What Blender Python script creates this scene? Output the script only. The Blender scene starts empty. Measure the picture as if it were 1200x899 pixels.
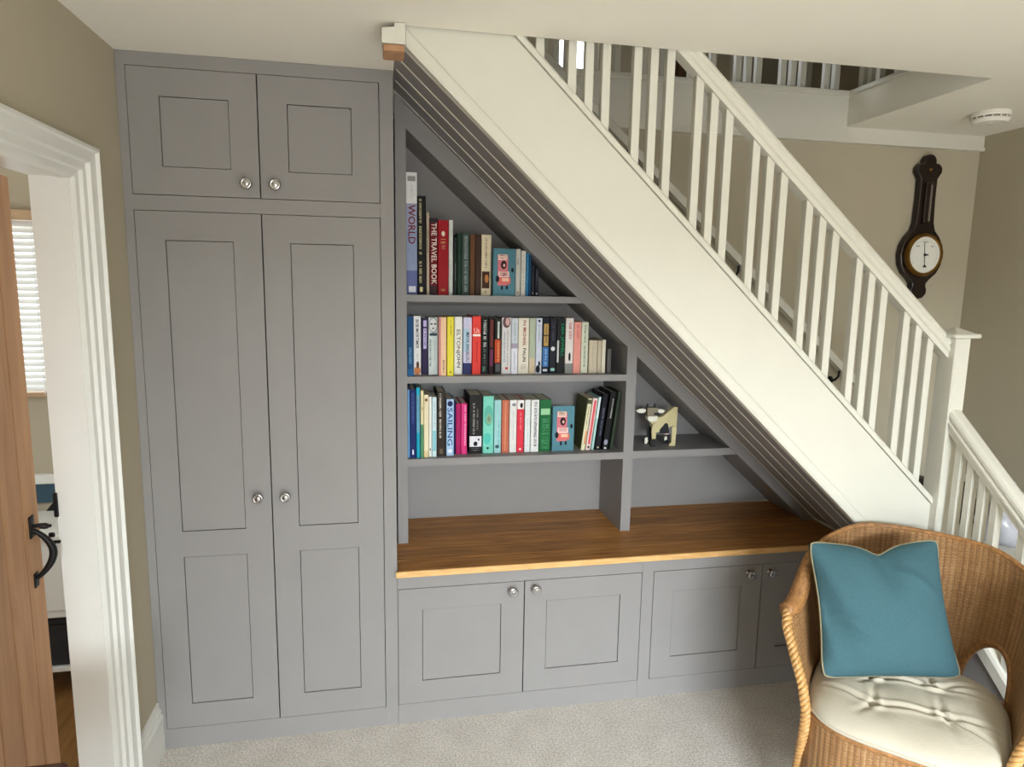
import bpy, bmesh, math, random
from mathutils import Vector, Matrix
random.seed(7)
S = bpy.context.scene
COL = S.collection
PI = math.pi

# ------------------------------------------------------------------ camera, world, lights, exposure
cam_d = bpy.data.cameras.new('camera')
cam = bpy.data.objects.new('camera', cam_d)
COL.objects.link(cam)
cam_d.sensor_fit = 'HORIZONTAL'
cam_d.sensor_width = 36.0
cam_d.lens = 36.0 * 786.97 / 1200.0
cam_d.clip_start = 0.05
yaw, pitch, roll = 0.197, -0.1482, 0.017
fw = Vector((math.sin(yaw) * math.cos(pitch), math.cos(yaw) * math.cos(pitch), math.sin(pitch)))
r0 = Vector((math.cos(yaw), -math.sin(yaw), 0))
u0 = r0.cross(fw)
rt = math.cos(roll) * r0 + math.sin(roll) * u0
up = -math.sin(roll) * r0 + math.cos(roll) * u0
cam.matrix_world = Matrix(((rt.x, up.x, -fw.x, 0.766), (rt.y, up.y, -fw.y, -2.318), (rt.z, up.z, -fw.z, 1.6291), (0, 0, 0, 1)))
S.camera = cam

w = bpy.data.worlds.new('sky')
S.world = w
w.use_nodes = True
bgn = w.node_tree.nodes['Background']
# overcast sky above the horizon, pale paving and garden below it
wnt = w.node_tree
wtc = wnt.nodes.new('ShaderNodeTexCoord'); wsp = wnt.nodes.new('ShaderNodeSeparateXYZ')
wrp = wnt.nodes.new('ShaderNodeValToRGB')
wrp.color_ramp.elements[0].position = 0.47; wrp.color_ramp.elements[1].position = 0.53
wrp.color_ramp.elements[0].color = (1.0, 0.985, 0.965, 1); wrp.color_ramp.elements[1].color = (0.88, 0.95, 1.0, 1)
wmr = wnt.nodes.new('ShaderNodeMapRange'); wmr.inputs['From Min'].default_value = -1; wmr.inputs['From Max'].default_value = 1
wnt.links.new(wtc.outputs['Generated'], wsp.inputs[0]); wnt.links.new(wsp.outputs['Z'], wmr.inputs['Value'])
wnt.links.new(wmr.outputs[0], wrp.inputs['Fac']); wnt.links.new(wrp.outputs['Color'], bgn.inputs[0])
bgn.inputs[1].default_value = 5.3

def area(name, loc, rot, sx, sy, energy, color):
    d = bpy.data.lights.new(name, 'AREA')
    d.shape = 'RECTANGLE'; d.size = sx; d.size_y = sy
    d.energy = energy; d.color = color
    o = bpy.data.objects.new(name, d)
    o.location = loc; o.rotation_euler = rot
    COL.objects.link(o)
    return o
# daylight through the rear and landing windows, and an added side room fill lamp
area('window_daylight', (0.8, -8.0, 3.2), (math.radians(76), 0, 0), 2.8, 2.0, 1500, (0.84, 0.925, 1.0))
area('side_room_fill', (-2.75, -0.5, 1.5), (0, math.radians(-80), 0), 1.2, 1.2, 26, (0.86, 0.93, 1.0))  # fill lamp added outside an unseen opening to brighten the side room
area('landing_daylight', (1.85, 1.56, 3.2), (math.radians(-65), 0, 0), 0.3, 0.8, 9, (0.9, 0.95, 1.0))

S.view_settings.view_transform = 'Standard'
S.view_settings.look = 'None'
S.view_settings.gamma = 1.0
S.view_settings.exposure = 0.0
S.view_settings.use_curve_mapping = False

# ------------------------------------------------------------------ materials
def lin(c):
    o = []
    for v in c:
        v = v / 255.0
        o.append(v / 12.92 if v <= 0.04045 else ((v + 0.055) / 1.055) ** 2.4)
    return (o[0], o[1], o[2], 1.0)

MATS = {}
def new_mat(name):
    m = bpy.data.materials.new(name)
    m.use_nodes = True
    nt = m.node_tree
    b = nt.nodes['Principled BSDF']
    return m, nt, b

def paint(name, rgb, rough=0.5, var=0.04, scale=30.0, bump=0.05, bscale=120.0, metal=0.0, spec=0.5, dist=0.002):
    if name in MATS: return MATS[name]
    m, nt, b = new_mat(name)
    c = lin(rgb)
    tc = nt.nodes.new('ShaderNodeTexCoord')
    n = nt.nodes.new('ShaderNodeTexNoise'); n.inputs['Scale'].default_value = scale; n.inputs['Detail'].default_value = 3
    nt.links.new(tc.outputs['Object'], n.inputs['Vector'])
    r = nt.nodes.new('ShaderNodeValToRGB')
    r.color_ramp.elements[0].position = 0.3; r.color_ramp.elements[1].position = 0.7
    r.color_ramp.elements[0].color = [max(0, v * (1 - var)) for v in c[:3]] + [1]
    r.color_ramp.elements[1].color = [min(1, v * (1 + var)) for v in c[:3]] + [1]
    nt.links.new(n.outputs['Fac'], r.inputs['Fac'])
    nt.links.new(r.outputs['Color'], b.inputs['Base Color'])
    b.inputs['Roughness'].default_value = rough
    b.inputs['Metallic'].default_value = metal
    b.inputs['Specular IOR Level'].default_value = spec
    if bump > 0:
        n2 = nt.nodes.new('ShaderNodeTexNoise'); n2.inputs['Scale'].default_value = bscale; n2.inputs['Detail'].default_value = 2
        nt.links.new(tc.outputs['Object'], n2.inputs['Vector'])
        bp = nt.nodes.new('ShaderNodeBump'); bp.inputs['Strength'].default_value = bump; bp.inputs['Distance'].default_value = dist
        nt.links.new(n2.outputs['Fac'], bp.inputs['Height'])
        nt.links.new(bp.outputs['Normal'], b.inputs['Normal'])
    MATS[name] = m
    return m

def wood(name, c1, c2, axis='X', scale=6.0, rough=0.4, stretch=12.0, spec=0.5):
    if name in MATS: return MATS[name]
    m, nt, b = new_mat(name)
    tc = nt.nodes.new('ShaderNodeTexCoord')
    oi = nt.nodes.new('ShaderNodeObjectInfo')
    mp = nt.nodes.new('ShaderNodeMapping')
    sc = {'X': (1, stretch, stretch), 'Y': (stretch, 1, stretch), 'Z': (stretch, stretch, 1)}[axis]
    mp.inputs['Scale'].default_value = sc
    nt.links.new(tc.outputs['Object'], mp.inputs['Vector'])
    ad = nt.nodes.new('ShaderNodeVectorMath'); ad.operation = 'ADD'
    mu = nt.nodes.new('ShaderNodeMath'); mu.operation = 'MULTIPLY'; mu.inputs[1].default_value = 37.0
    nt.links.new(oi.outputs['Random'], mu.inputs[0])
    nt.links.new(mp.outputs['Vector'], ad.inputs[0]); nt.links.new(mu.outputs[0], ad.inputs[1])
    n = nt.nodes.new('ShaderNodeTexNoise'); n.inputs['Scale'].default_value = scale; n.inputs['Detail'].default_value = 6; n.inputs['Distortion'].default_value = 0.6
    nt.links.new(ad.outputs[0], n.inputs['Vector'])
    r = nt.nodes.new('ShaderNodeValToRGB')
    r.color_ramp.elements[0].position = 0.32; r.color_ramp.elements[1].position = 0.68
    r.color_ramp.elements[0].color = lin(c1); r.color_ramp.elements[1].color = lin(c2)
    nt.links.new(n.outputs['Fac'], r.inputs['Fac'])
    hs = nt.nodes.new('ShaderNodeHueSaturation')
    mr = nt.nodes.new('ShaderNodeMapRange'); mr.inputs['To Min'].default_value = 0.88; mr.inputs['To Max'].default_value = 1.1
    nt.links.new(oi.outputs['Random'], mr.inputs['Value']); nt.links.new(mr.outputs[0], hs.inputs['Value'])
    nt.links.new(r.outputs['Color'], hs.inputs['Color'])
    nt.links.new(hs.outputs['Color'], b.inputs['Base Color'])
    b.inputs['Roughness'].default_value = rough
    b.inputs['Specular IOR Level'].default_value = spec
    bp = nt.nodes.new('ShaderNodeBump'); bp.inputs['Strength'].default_value = 0.12; bp.inputs['Distance'].default_value = 0.001
    nt.links.new(n.outputs['Fac'], bp.inputs['Height']); nt.links.new(bp.outputs['Normal'], b.inputs['Normal'])
    MATS[name] = m
    return m

def carpet_mat():
    m, nt, b = new_mat('carpet')
    tc = nt.nodes.new('ShaderNodeTexCoord')
    n = nt.nodes.new('ShaderNodeTexNoise'); n.inputs['Scale'].default_value = 150; n.inputs['Detail'].default_value = 4
    n2 = nt.nodes.new('ShaderNodeTexNoise'); n2.inputs['Scale'].default_value = 9; n2.inputs['Detail'].default_value = 4
    for q in (n, n2): nt.links.new(tc.outputs['Object'], q.inputs['Vector'])
    r = nt.nodes.new('ShaderNodeValToRGB')
    r.color_ramp.elements[0].position = 0.3; r.color_ramp.elements[1].position = 0.72
    r.color_ramp.elements[0].color = lin((186, 178, 168)); r.color_ramp.elements[1].color = lin((244, 238, 230))
    nt.links.new(n.outputs['Fac'], r.inputs['Fac'])
    mx = nt.nodes.new('ShaderNodeMixRGB'); mx.blend_type = 'MULTIPLY'; mx.inputs['Fac'].default_value = 0.45
    r2 = nt.nodes.new('ShaderNodeValToRGB')
    r2.color_ramp.elements[0].position = 0.35; r2.color_ramp.elements[1].position = 0.65
    r2.color_ramp.elements[0].color = (0.8, 0.785, 0.765, 1); r2.color_ramp.elements[1].color = (1, 1, 1, 1)
    nt.links.new(n2.outputs['Fac'], r2.inputs['Fac'])
    nt.links.new(r.outputs['Color'], mx.inputs[1]); nt.links.new(r2.outputs['Color'], mx.inputs[2])
    nt.links.new(mx.outputs[0], b.inputs['Base Color'])
    b.inputs['Roughness'].default_value = 0.95
    b.inputs['Specular IOR Level'].default_value = 0.1
    bp = nt.nodes.new('ShaderNodeBump'); bp.inputs['Strength'].default_value = 0.7; bp.inputs['Distance'].default_value = 0.006
    nt.links.new(n.outputs['Fac'], bp.inputs['Height']); nt.links.new(bp.outputs['Normal'], b.inputs['Normal'])
    return m

def wicker_mat(name, c1, c2, c3):
    """woven strands from the uv map (metres): wefts along u, stakes along v"""
    m, nt, b = new_mat(name)
    L = nt.links.new
    def math_(op, a, bb=None):
        q = nt.nodes.new('ShaderNodeMath'); q.operation = op
        for i, v in enumerate((a, bb)):
            if v is None: continue
            if isinstance(v, (int, float)): q.inputs[i].default_value = v
            else: L(v, q.inputs[i])
        return q.outputs[0]
    uv = nt.nodes.new('ShaderNodeUVMap'); uv.uv_map = 'UVMap'
    sp = nt.nodes.new('ShaderNodeSeparateXYZ'); L(uv.outputs['UV'], sp.inputs[0])
    us = math_('DIVIDE', sp.outputs[0], 0.017); vs = math_('DIVIDE', sp.outputs[1], 0.0050)
    row = math_('FLOOR', vs)
    par = math_('MULTIPLY', math_('FRACT', math_('MULTIPLY', row, 0.5)), 2.0)
    ph = math_('ADD', math_('MULTIPLY', us, PI), math_('MULTIPLY', par, PI))
    over = math_('ADD', math_('MULTIPLY', math_('SINE', ph), 0.5), 0.5)
    tube = math_('ABSOLUTE', math_('SINE', math_('MULTIPLY', vs, PI)))
    stk = math_('ADD', math_('MULTIPLY', math_('ABSOLUTE', math_('SINE', math_('MULTIPLY', us, PI))), 0.6), 0.4)
    h = math_('MULTIPLY', stk, math_('MULTIPLY', math_('ADD', math_('MULTIPLY', tube, 0.7), 0.3), math_('ADD', math_('MULTIPLY', over, 0.35), 0.65)))
    n = nt.nodes.new('ShaderNodeTexNoise'); n.inputs['Scale'].default_value = 1.0; n.inputs['Detail'].default_value = 4
    mp = nt.nodes.new('ShaderNodeMapping'); mp.inputs['Scale'].default_value = (70, 3.5, 1); L(uv.outputs['UV'], mp.inputs['Vector']); L(mp.outputs[0], n.inputs['Vector'])
    n3 = nt.nodes.new('ShaderNodeTexNoise'); n3.inputs['Scale'].default_value = 1.0; n3.inputs['Detail'].default_value = 2
    mp3 = nt.nodes.new('ShaderNodeMapping'); mp3.inputs['Scale'].default_value = (14, 190, 1); L(uv.outputs['UV'], mp3.inputs['Vector']); L(mp3.outputs[0], n3.inputs['Vector'])
    r = nt.nodes.new('ShaderNodeValToRGB')
    r.color_ramp.elements[0].position = 0.3; r.color_ramp.elements[1].position = 0.7
    r.color_ramp.elements[0].color = lin(c1); r.color_ramp.elements[1].color = lin(c2)
    mixn = math_('ADD', math_('MULTIPLY', n.outputs['Fac'], 0.6), math_('MULTIPLY', n3.outputs['Fac'], 0.4))
    L(mixn, r.inputs['Fac'])
    mx = nt.nodes.new('ShaderNodeMixRGB'); mx.inputs[1].default_value = lin(c3)
    L(math_('ADD', math_('MULTIPLY', h, 0.75), 0.3), mx.inputs['Fac']); L(r.outputs['Color'], mx.inputs[2])
    L(mx.outputs[0], b.inputs['Base Color'])
    b.inputs['Roughness'].default_value = 0.5
    bp = nt.nodes.new('ShaderNodeBump'); bp.inputs['Strength'].default_value = 0.9; bp.inputs['Distance'].default_value = 0.004
    L(h, bp.inputs['Height']); L(bp.outputs['Normal'], b.inputs['Normal'])
    return m

def fabric(name, rgb, scale=420.0, var=0.10, rough=0.9):
    m, nt, b = new_mat(name)
    tc = nt.nodes.new('ShaderNodeTexCoord')
    c = lin(rgb)
    w1 = nt.nodes.new('ShaderNodeTexWave'); w1.inputs['Scale'].default_value = scale / 4; w1.bands_direction = 'X'; w1.inputs['Distortion'].default_value = 1.5; w1.inputs['Detail'].default_value = 2
    w2 = nt.nodes.new('ShaderNodeTexWave'); w2.inputs['Scale'].default_value = scale / 4; w2.bands_direction = 'Z'; w2.inputs['Distortion'].default_value = 1.5; w2.inputs['Detail'].default_value = 2
    n = nt.nodes.new('ShaderNodeTexNoise'); n.inputs['Scale'].default_value = scale / 2; n.inputs['Detail'].default_value = 3
    for q in (w1, w2, n): nt.links.new(tc.outputs['Object'], q.inputs['Vector'])
    a = nt.nodes.new('ShaderNodeMath'); a.operation = 'ADD'
    nt.links.new(w1.outputs['Fac'], a.inputs[0]); nt.links.new(w2.outputs['Fac'], a.inputs[1])
    a2 = nt.nodes.new('ShaderNodeMath'); a2.operation = 'MULTIPLY_ADD'; a2.inputs[1].default_value = 0.25
    nt.links.new(a.outputs[0], a2.inputs[0]); nt.links.new(n.outputs['Fac'], a2.inputs[2])
    r = nt.nodes.new('ShaderNodeValToRGB')
    r.color_ramp.elements[0].position = 0.35; r.color_ramp.elements[1].position = 1.0
    r.color_ramp.elements[0].color = [v * (1 - var) for v in c[:3]] + [1]; r.color_ramp.elements[1].color = [min(1, v * (1 + var)) for v in c[:3]] + [1]
    nt.links.new(a2.outputs[0], r.inputs['Fac']); nt.links.new(r.outputs['Color'], b.inputs['Base Color'])
    b.inputs['Roughness'].default_value = rough; b.inputs['Specular IOR Level'].default_value = 0.15
    bp = nt.nodes.new('ShaderNodeBump'); bp.inputs['Strength'].default_value = 0.25; bp.inputs['Distance'].default_value = 0.001
    nt.links.new(a2.outputs[0], bp.inputs['Height']); nt.links.new(bp.outputs['Normal'], b.inputs['Normal'])
    return m

def glass_mat():
    m, nt, b = new_mat('window_glass')
    out = nt.nodes['Material Output']
    t = nt.nodes.new('ShaderNodeBsdfTransparent'); g = nt.nodes.new('ShaderNodeBsdfGlossy'); g.inputs['Roughness'].default_value = 0.02
    mx = nt.nodes.new('ShaderNodeMixShader'); mx.inputs[0].default_value = 0.07
    nt.links.new(t.outputs[0], mx.inputs[1]); nt.links.new(g.outputs[0], mx.inputs[2]); nt.links.new(mx.outputs[0], out.inputs['Surface'])
    return m

M = {}
M['cab'] = paint('grey_eggshell', (143, 140, 138), 0.5, 0.02, 8, 0.06, 180, spec=0.3)
M['wall'] = paint('stone_wall_paint', (182, 173, 152), 0.85, 0.015, 6, 0.08, 160, spec=0.2)
M['ceil'] = paint('ceiling_paint', (242, 238, 226), 0.9, 0.01, 5, 0.05, 150, spec=0.2)
M['white'] = paint('white_satin', (216, 214, 202), 0.38, 0.012, 10, 0.03, 140)
M['whitecool'] = paint('white_gloss', (228, 228, 222), 0.35, 0.012, 10, 0.03, 140)
M['carpet'] = carpet_mat()
M['oak'] = wood('oiled_oak', (142, 92, 42), (192, 136, 74), 'X', 5.0, 0.45, 14, spec=0.25)
M['oakedge'] = wood('oak_end', (205, 158, 96), (228, 184, 122), 'X', 16.0, 0.45, 5)
M['oakdoor'] = wood('oak_door', (176, 130, 92), (196, 150, 110), 'Z', 3.0, 0.55, 9)
M['floorwood'] = wood('hall_floorboards', (112, 78, 40), (150, 106, 58), 'Y', 4.0, 0.4, 10)
M['chrome'] = paint('polished_chrome', (190, 190, 192), 0.06, 0.0, 10, 0.0, metal=1.0)
M['oakshade'] = wood('oak_groove_shade', (92, 58, 34), (112, 74, 46), 'Z', 4.0, 0.7, 10)  # darker copy of the door oak, paints shade into the plank grooves
M['iron'] = paint('black_iron', (34, 33, 34), 0.45, 0.1, 40, 0.2, 200, metal=0.6)
M['brass'] = paint('aged_brass', (150, 112, 56), 0.3, 0.1, 30, 0.0, metal=1.0)
M['mahog'] = wood('dark_mahogany', (18, 11, 10), (38, 22, 18), 'Z', 5.0, 0.25, 10)
M['dial'] = paint('dial_enamel', (236, 236, 228), 0.35, 0.01, 20, 0)
M['black'] = paint('matt_black', (22, 22, 24), 0.6, 0.1, 30, 0)
M['plastic'] = paint('alarm_plastic', (236, 232, 222), 0.45, 0.01, 20, 0)
M['darkslot'] = paint('alarm_grille', (128, 124, 116), 0.6, 0.05, 20, 0)
M['wick'] = wicker_mat('wicker_weave', (156, 106, 60), (222, 176, 122), (84, 52, 28))
M['wick_rim'] = paint('wicker_rim', (158, 112, 66), 0.5, 0.35, 90, 0.6, 160)
M['cane'] = paint('cane_binding', (196, 150, 92), 0.45, 0.16, 60, 0.3, 90)
M['cushion'] = fabric('cream_cotton', (200, 192, 174), 500, 0.05)
M['pillow'] = fabric('teal_linen', (66, 98, 106), 460, 0.14)
M['piping'] = fabric('beige_piping', (140, 132, 106), 600, 0.08)
M['page'] = paint('book_pages', (222, 212, 190), 0.9, 0.06, 200, 0)
M['glass'] = glass_mat()
M['teal'] = paint('deep_teal_paint', (44, 74, 92), 0.5, 0.03, 10, 0)
M['slat'] = paint('blind_slat', (236, 238, 236), 0.5, 0.01, 10, 0)
M['blindwood'] = wood('blind_rail_wood', (170, 140, 108), (196, 166, 132), 'X', 6, 0.5, 8)
M['darkwood'] = wood('dark_stained_wood', (44, 22, 17), (70, 36, 27), 'X', 5, 0.3, 10)
M['basket'] = paint('dark_basket', (30, 30, 33), 0.7, 0.2, 60, 0.3, 80)
M['leather'] = paint('dark_leather', (44, 36, 34), 0.45, 0.15, 40, 0.15, 120)
M['bag'] = paint('pale_plastic', (176, 176, 182), 0.3, 0.04, 20, 0.3, 30, dist=0.01)
M['grey_panelled'] = paint('landing_door_paint', (150, 142, 126), 0.6, 0.02, 10, 0)
M['browndoor'] = paint('brown_curtain', (92, 66, 40), 0.8, 0.1, 20, 0)

def colmat(rgb, rough=0.55):
    # printed covers: a touch more saturated and darker in the darks
    k = sum(rgb) / 3.0
    q = tuple(max(6, min(246, k + (v - k) * 1.18 - (14 if k < 110 else 0))) for v in rgb)
    return paint('book_%d_%d_%d' % tuple(rgb), q, rough, 0.04, 60, 0, spec=0.2)

# ------------------------------------------------------------------ mesh helpers
class MB:
    def __init__(s):
        s.v = []; s.f = []; s.uv = None; s.mi = []; s.cur = 0
    def add(s, vs, fs):
        o = len(s.v)
        s.v += [tuple(p) for p in vs]
        s.f += [tuple(i + o for i in q) for q in fs]
        s.mi += [s.cur] * len(fs)
        return s
    def box(s, x0, x1, y0, y1, z0, z1, c=0.0):
        if c <= 0:
            return s.add([(x0, y0, z0), (x1, y0, z0), (x1, y1, z0), (x0, y1, z0), (x0, y0, z1), (x1, y0, z1), (x1, y1, z1), (x0, y1, z1)],
                         [(0, 3, 2, 1), (4, 5, 6, 7), (0, 1, 5, 4), (1, 2, 6, 5), (2, 3, 7, 6), (3, 0, 4, 7)])
        c = min(c, (x1 - x0) / 2.01, (y1 - y0) / 2.01, (z1 - z0) / 2.01)
        V = []
        X = (x0, x1); Y = (y0, y1); Z = (z0, z1); sg = (1, -1)
        idx = {}
        for i in (0, 1):
            for j in (0, 1):
                for k in (0, 1):
                    a = X[i] + sg[i] * c; b = Y[j] + sg[j] * c; d = Z[k] + sg[k] * c
                    idx[(i, j, k, 'x')] = len(V); V.append((X[i], b, d))
                    idx[(i, j, k, 'y')] = len(V); V.append((a, Y[j], d))
                    idx[(i, j, k, 'z')] = len(V); V.append((a, b, Z[k]))
        F = []
        for i in (0, 1):
            q = [idx[(i, 0, 0, 'x')], idx[(i, 1, 0, 'x')], idx[(i, 1, 1, 'x')], idx[(i, 0, 1, 'x')]]; F.append(q if i else q[::-1])
            q = [idx[(0, i, 0, 'y')], idx[(0, i, 1, 'y')], idx[(1, i, 1, 'y')], idx[(1, i, 0, 'y')]]; F.append(q if i else q[::-1])
            q = [idx[(0, 0, i, 'z')], idx[(1, 0, i, 'z')], idx[(1, 1, i, 'z')], idx[(0, 1, i, 'z')]]; F.append(q if i else q[::-1])
        for a in (0, 1):
            for b in (0, 1):
                q = [idx[(0, a, b, 'y')], idx[(1, a, b, 'y')], idx[(1, a, b, 'z')], idx[(0, a, b, 'z')]]; F.append(q if (a == b) == False else q[::-1])
                q = [idx[(a, 0, b, 'x')], idx[(a, 1, b, 'x')], idx[(a, 1, b, 'z')], idx[(a, 0, b, 'z')]]; F.append(q if a == b else q[::-1])
                q = [idx[(a, b, 0, 'x')], idx[(a, b, 1, 'x')], idx[(a, b, 1, 'y')], idx[(a, b, 0, 'y')]]; F.append(q if (a == b) == False else q[::-1])
        for i in (0, 1):
            for j in (0, 1):
                for k in (0, 1):
                    q = [idx[(i, j, k, t)] for t in 'xyz']
                    F.append(q if (i + j + k) % 2 == 1 else q[::-1])
        return s.add(V, F)
    def prism(s, pts, a0, a1, plane='xz'):
        """polygon pts in the plane, extruded along the remaining axis a0..a1"""
        def P(p, a):
            return {'xz': (p[0], a, p[1]), 'yz': (a, p[0], p[1]), 'xy': (p[0], p[1], a)}[plane]
        n = len(pts)
        area2 = sum(pts[i][0] * pts[(i + 1) % n][1] - pts[(i + 1) % n][0] * pts[i][1] for i in range(n))
        V = [P(p, a0) for p in pts] + [P(p, a1) for p in pts]
        F = [tuple(range(n)), tuple(range(2 * n - 1, n - 1, -1))] + [(i, n + i, n + (i + 1) % n, (i + 1) % n) for i in range(n)]
        flip = (area2 > 0) != (plane == 'xz')
        if a1 < a0: flip = not flip
        if flip: F = [q[::-1] for q in F]
        return s.add(V, F)
    def beam(s, p0, p1, wv, hv, w, h):
        """box along p0->p1 with half extents along directions wv,hv"""
        p0 = Vector(p0); p1 = Vector(p1); a = Vector(wv).normalized() * w / 2; b = Vector(hv).normalized() * h / 2
        V = [p0 - a - b, p0 + a - b, p0 + a + b, p0 - a + b, p1 - a - b, p1 + a - b, p1 + a + b, p1 - a + b]
        F = [(0, 3, 2, 1), (4, 5, 6, 7), (0, 1, 5, 4), (1, 2, 6, 5), (2, 3, 7, 6), (3, 0, 4, 7)]
        if a.cross(b).dot(p1 - p0) < 0: F = [q[::-1] for q in F]
        return s.add(V, F)
    def tube(s, pts, rad, n=8, closed=False, caps=True):
        pts = [Vector(p) for p in pts]
        m = len(pts)
        rads = rad if isinstance(rad, (list, tuple)) else [rad] * m
        T = []
        for i in range(m):
            if closed: t = pts[(i + 1) % m] - pts[i - 1]
            else: t = pts[min(i + 1, m - 1)] - pts[max(i - 1, 0)]
            T.append(t.normalized())
        ref = Vector((0, 0, 1)) if abs(T[0].z) < 0.9 else Vector((1, 0, 0))
        N = (ref - T[0] * ref.dot(T[0])).normalized()
        V = []; F = []
        for i in range(m):
            N = (N - T[i] * N.dot(T[i])).normalized(); B = T[i].cross(N)
            for k in range(n):
                a = 2 * PI * k / n
                V.append(pts[i] + (N * math.cos(a) + B * math.sin(a)) * rads[i])
        for i in range(m if closed else m - 1):
            j = (i + 1) % m
            for k in range(n):
                F.append((i * n + k, i * n + (k + 1) % n, j * n + (k + 1) % n, j * n + k))
        if caps and not closed:
            F.append(tuple(range(n - 1, -1, -1))); F.append(tuple((m - 1) * n + k for k in range(n)))
        return s.add(V, F)
    def lathe(s, prof, origin, axis='y', n=20, sgn=1):
        """prof: (radius, along) pairs"""
        V = []; F = []
        ox, oy, oz = origin
        for r, a in prof:
            a *= sgn
            for k in range(n):
                t = 2 * PI * k / n
                c, d = r * math.cos(t), r * math.sin(t)
                V.append({'y': (ox + c, oy + a, oz + d), 'z': (ox + c, oy + d, oz + a), 'x': (ox + a, oy + c, oz + d)}[axis])
        m = len(prof)
        for i in range(m - 1):
            for k in range(n):
                F.append((i * n + k, i * n + (k + 1) % n, (i + 1) * n + (k + 1) % n, (i + 1) * n + k))
        F.append(tuple(range(n))); F.append(tuple((m - 1) * n + k for k in range(n)))
        return s.add(V, F)
    def sweep(s, prof, path):
        """prof offsets applied as path(point)->3d for list of path callables"""
        n = len(prof); V = []; F = []
        for p in path: V += [p(q) for q in prof]
        for i in range(len(path) - 1):
            for k in range(n):
                F.append((i * n + k, i * n + (k + 1) % n, (i + 1) * n + (k + 1) % n, (i + 1) * n + k))
        F.append(tuple(range(n))); F.append(tuple((len(path) - 1) * n + k for k in range(n)))
        return s.add(V, F)

def root_loc(o):
    l = Vector((0, 0, 0))
    while o is not None:
        l += o.location; o = o.parent
    return l

def obj(name, mb, mat, parent=None, local=False, smooth=False, fix=True, bevel=0.0):
    me = bpy.data.meshes.new(name)
    off = Vector((0, 0, 0)) if (parent is None or local) else root_loc(parent)
    me.from_pydata([tuple(Vector(p) - off) for p in mb.v], [], mb.f)
    mats = mat if isinstance(mat, (list, tuple)) else [mat]
    for m in mats: me.materials.append(m)
    if len(mats) > 1: me.polygons.foreach_set('material_index', mb.mi)
    if fix:
        bm = bmesh.new(); bm.from_mesh(me); bmesh.ops.recalc_face_normals(bm, faces=bm.faces); bm.to_mesh(me); bm.free()
    if smooth:
        for p in me.polygons: p.use_smooth = True
    me.update()
    o = bpy.data.objects.new(name, me); COL.objects.link(o)
    if parent is not None: o.parent = parent
    if bevel > 0:
        b = o.modifiers.new('bevel', 'BEVEL'); b.width = bevel; b.segments = 2; b.limit_method = 'ANGLE'; b.angle_limit = math.radians(40)
    return o

def smooth_by_angle(o, deg=40):
    me = o.data
    bm = bmesh.new(); bm.from_mesh(me)
    for f in bm.faces: f.smooth = True
    for e in bm.edges:
        if len(e.link_faces) == 2 and e.calc_face_angle(0) > math.radians(deg): e.smooth = False
    bm.to_mesh(me); bm.free()
    return o

def tag(o, label, cat, group=None):
    o['label'] = label; o['category'] = cat
    if group: o['group'] = group
    return o
def thing(name, label, cat, loc=(0, 0, 0), rot=(0, 0, 0), group=None):
    o = bpy.data.objects.new(name, None); COL.objects.link(o)
    o.empty_display_size = 0.05
    o.location = loc; o.rotation_euler = rot
    return tag(o, label, cat, group)
def struct(o):
    o['kind'] = 'structure'; return o

# ================================================================== THE SETTING
H = 2.30            # ceiling height
YS = -0.397         # front edge of the stairwell opening
YW = 0.31           # stairwell wall
XR = 3.38           # right hand wall
YB = -4.6           # wall with the window behind the camera

struct(obj('floor', MB().box(0.0, XR, YB, 0.62, -0.05, 0.0), M['carpet']))
c = MB()
c.box(-0.0, XR, YB, YS, H, 2.42)
c.box(0.0, 0.822, YS, 0.62, H, 2.42)
c.box(2.70, XR, YS, YW, H, 2.42)
struct(obj('ceiling', c, M['ceil']))

# left wall with the doorway
DY0, DY1, DZ = -1.075, -0.313, 1.885
wl = MB()
wl.box(-0.115, 0, -0.230, 0.62, 0, 2.42); wl.box(-0.115, 0, YB, -1.158, 0, 2.42); wl.box(-0.115, 0, -1.158, -0.230, 1.962, 2.42)
struct(obj('wall_left', wl, M['wall']))
struct(obj('wall_right', MB().box(XR, XR + 0.1, YB, YW + 0.1, 0, 2.42), M['wall']))
wb = MB()
WX0, WX1, WZ0, WZ1 = 0.35, 2.85, 0.04, 2.08
wb.box(-0.115, WX0, YB - 0.12, YB, 0, 2.42); wb.box(WX1, XR + 0.1, YB - 0.12, YB, 0, 2.42)
wb.box(WX0, WX1, YB - 0.12, YB, 0, WZ0); wb.box(WX0, WX1, YB - 0.12, YB, WZ1, 2.42)
struct(obj('wall_back', wb, M['wall']))
wf = MB()
for x in (WX0, 1.16, 2.0, WX1 - 0.05): wf.box(x, x + 0.05, YB - 0.11, YB - 0.05, WZ0, WZ1)
wf.box(WX0, WX1, YB - 0.11, YB - 0.05, WZ0, WZ0 + 0.05); wf.box(WX0, WX1, YB - 0.11, YB - 0.05, WZ1 - 0.05, WZ1)
struct(obj('window_1', wf, M['whitecool']))

# stairwell wall: the part of it above the flight, and the hall beyond the newel
def soff(x): return 0.606 + 0.92 * (2.674 - x)
ws = MB()
ws.prism([(0.822, soff(0.822) + 0.02), (2.674, 0.62), (2.674, 0), (XR, 0), (XR, 2.335), (0.822, 2.335)], YW, YW + 0.02)
struct(obj('wall_stair', ws, M['wall']))
# wall behind the wardrobe and bookcase
struct(obj('wall_rear', MB().box(0, 2.674, 0.60, 0.62, 0, 2.30), M['wall']))

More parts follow.
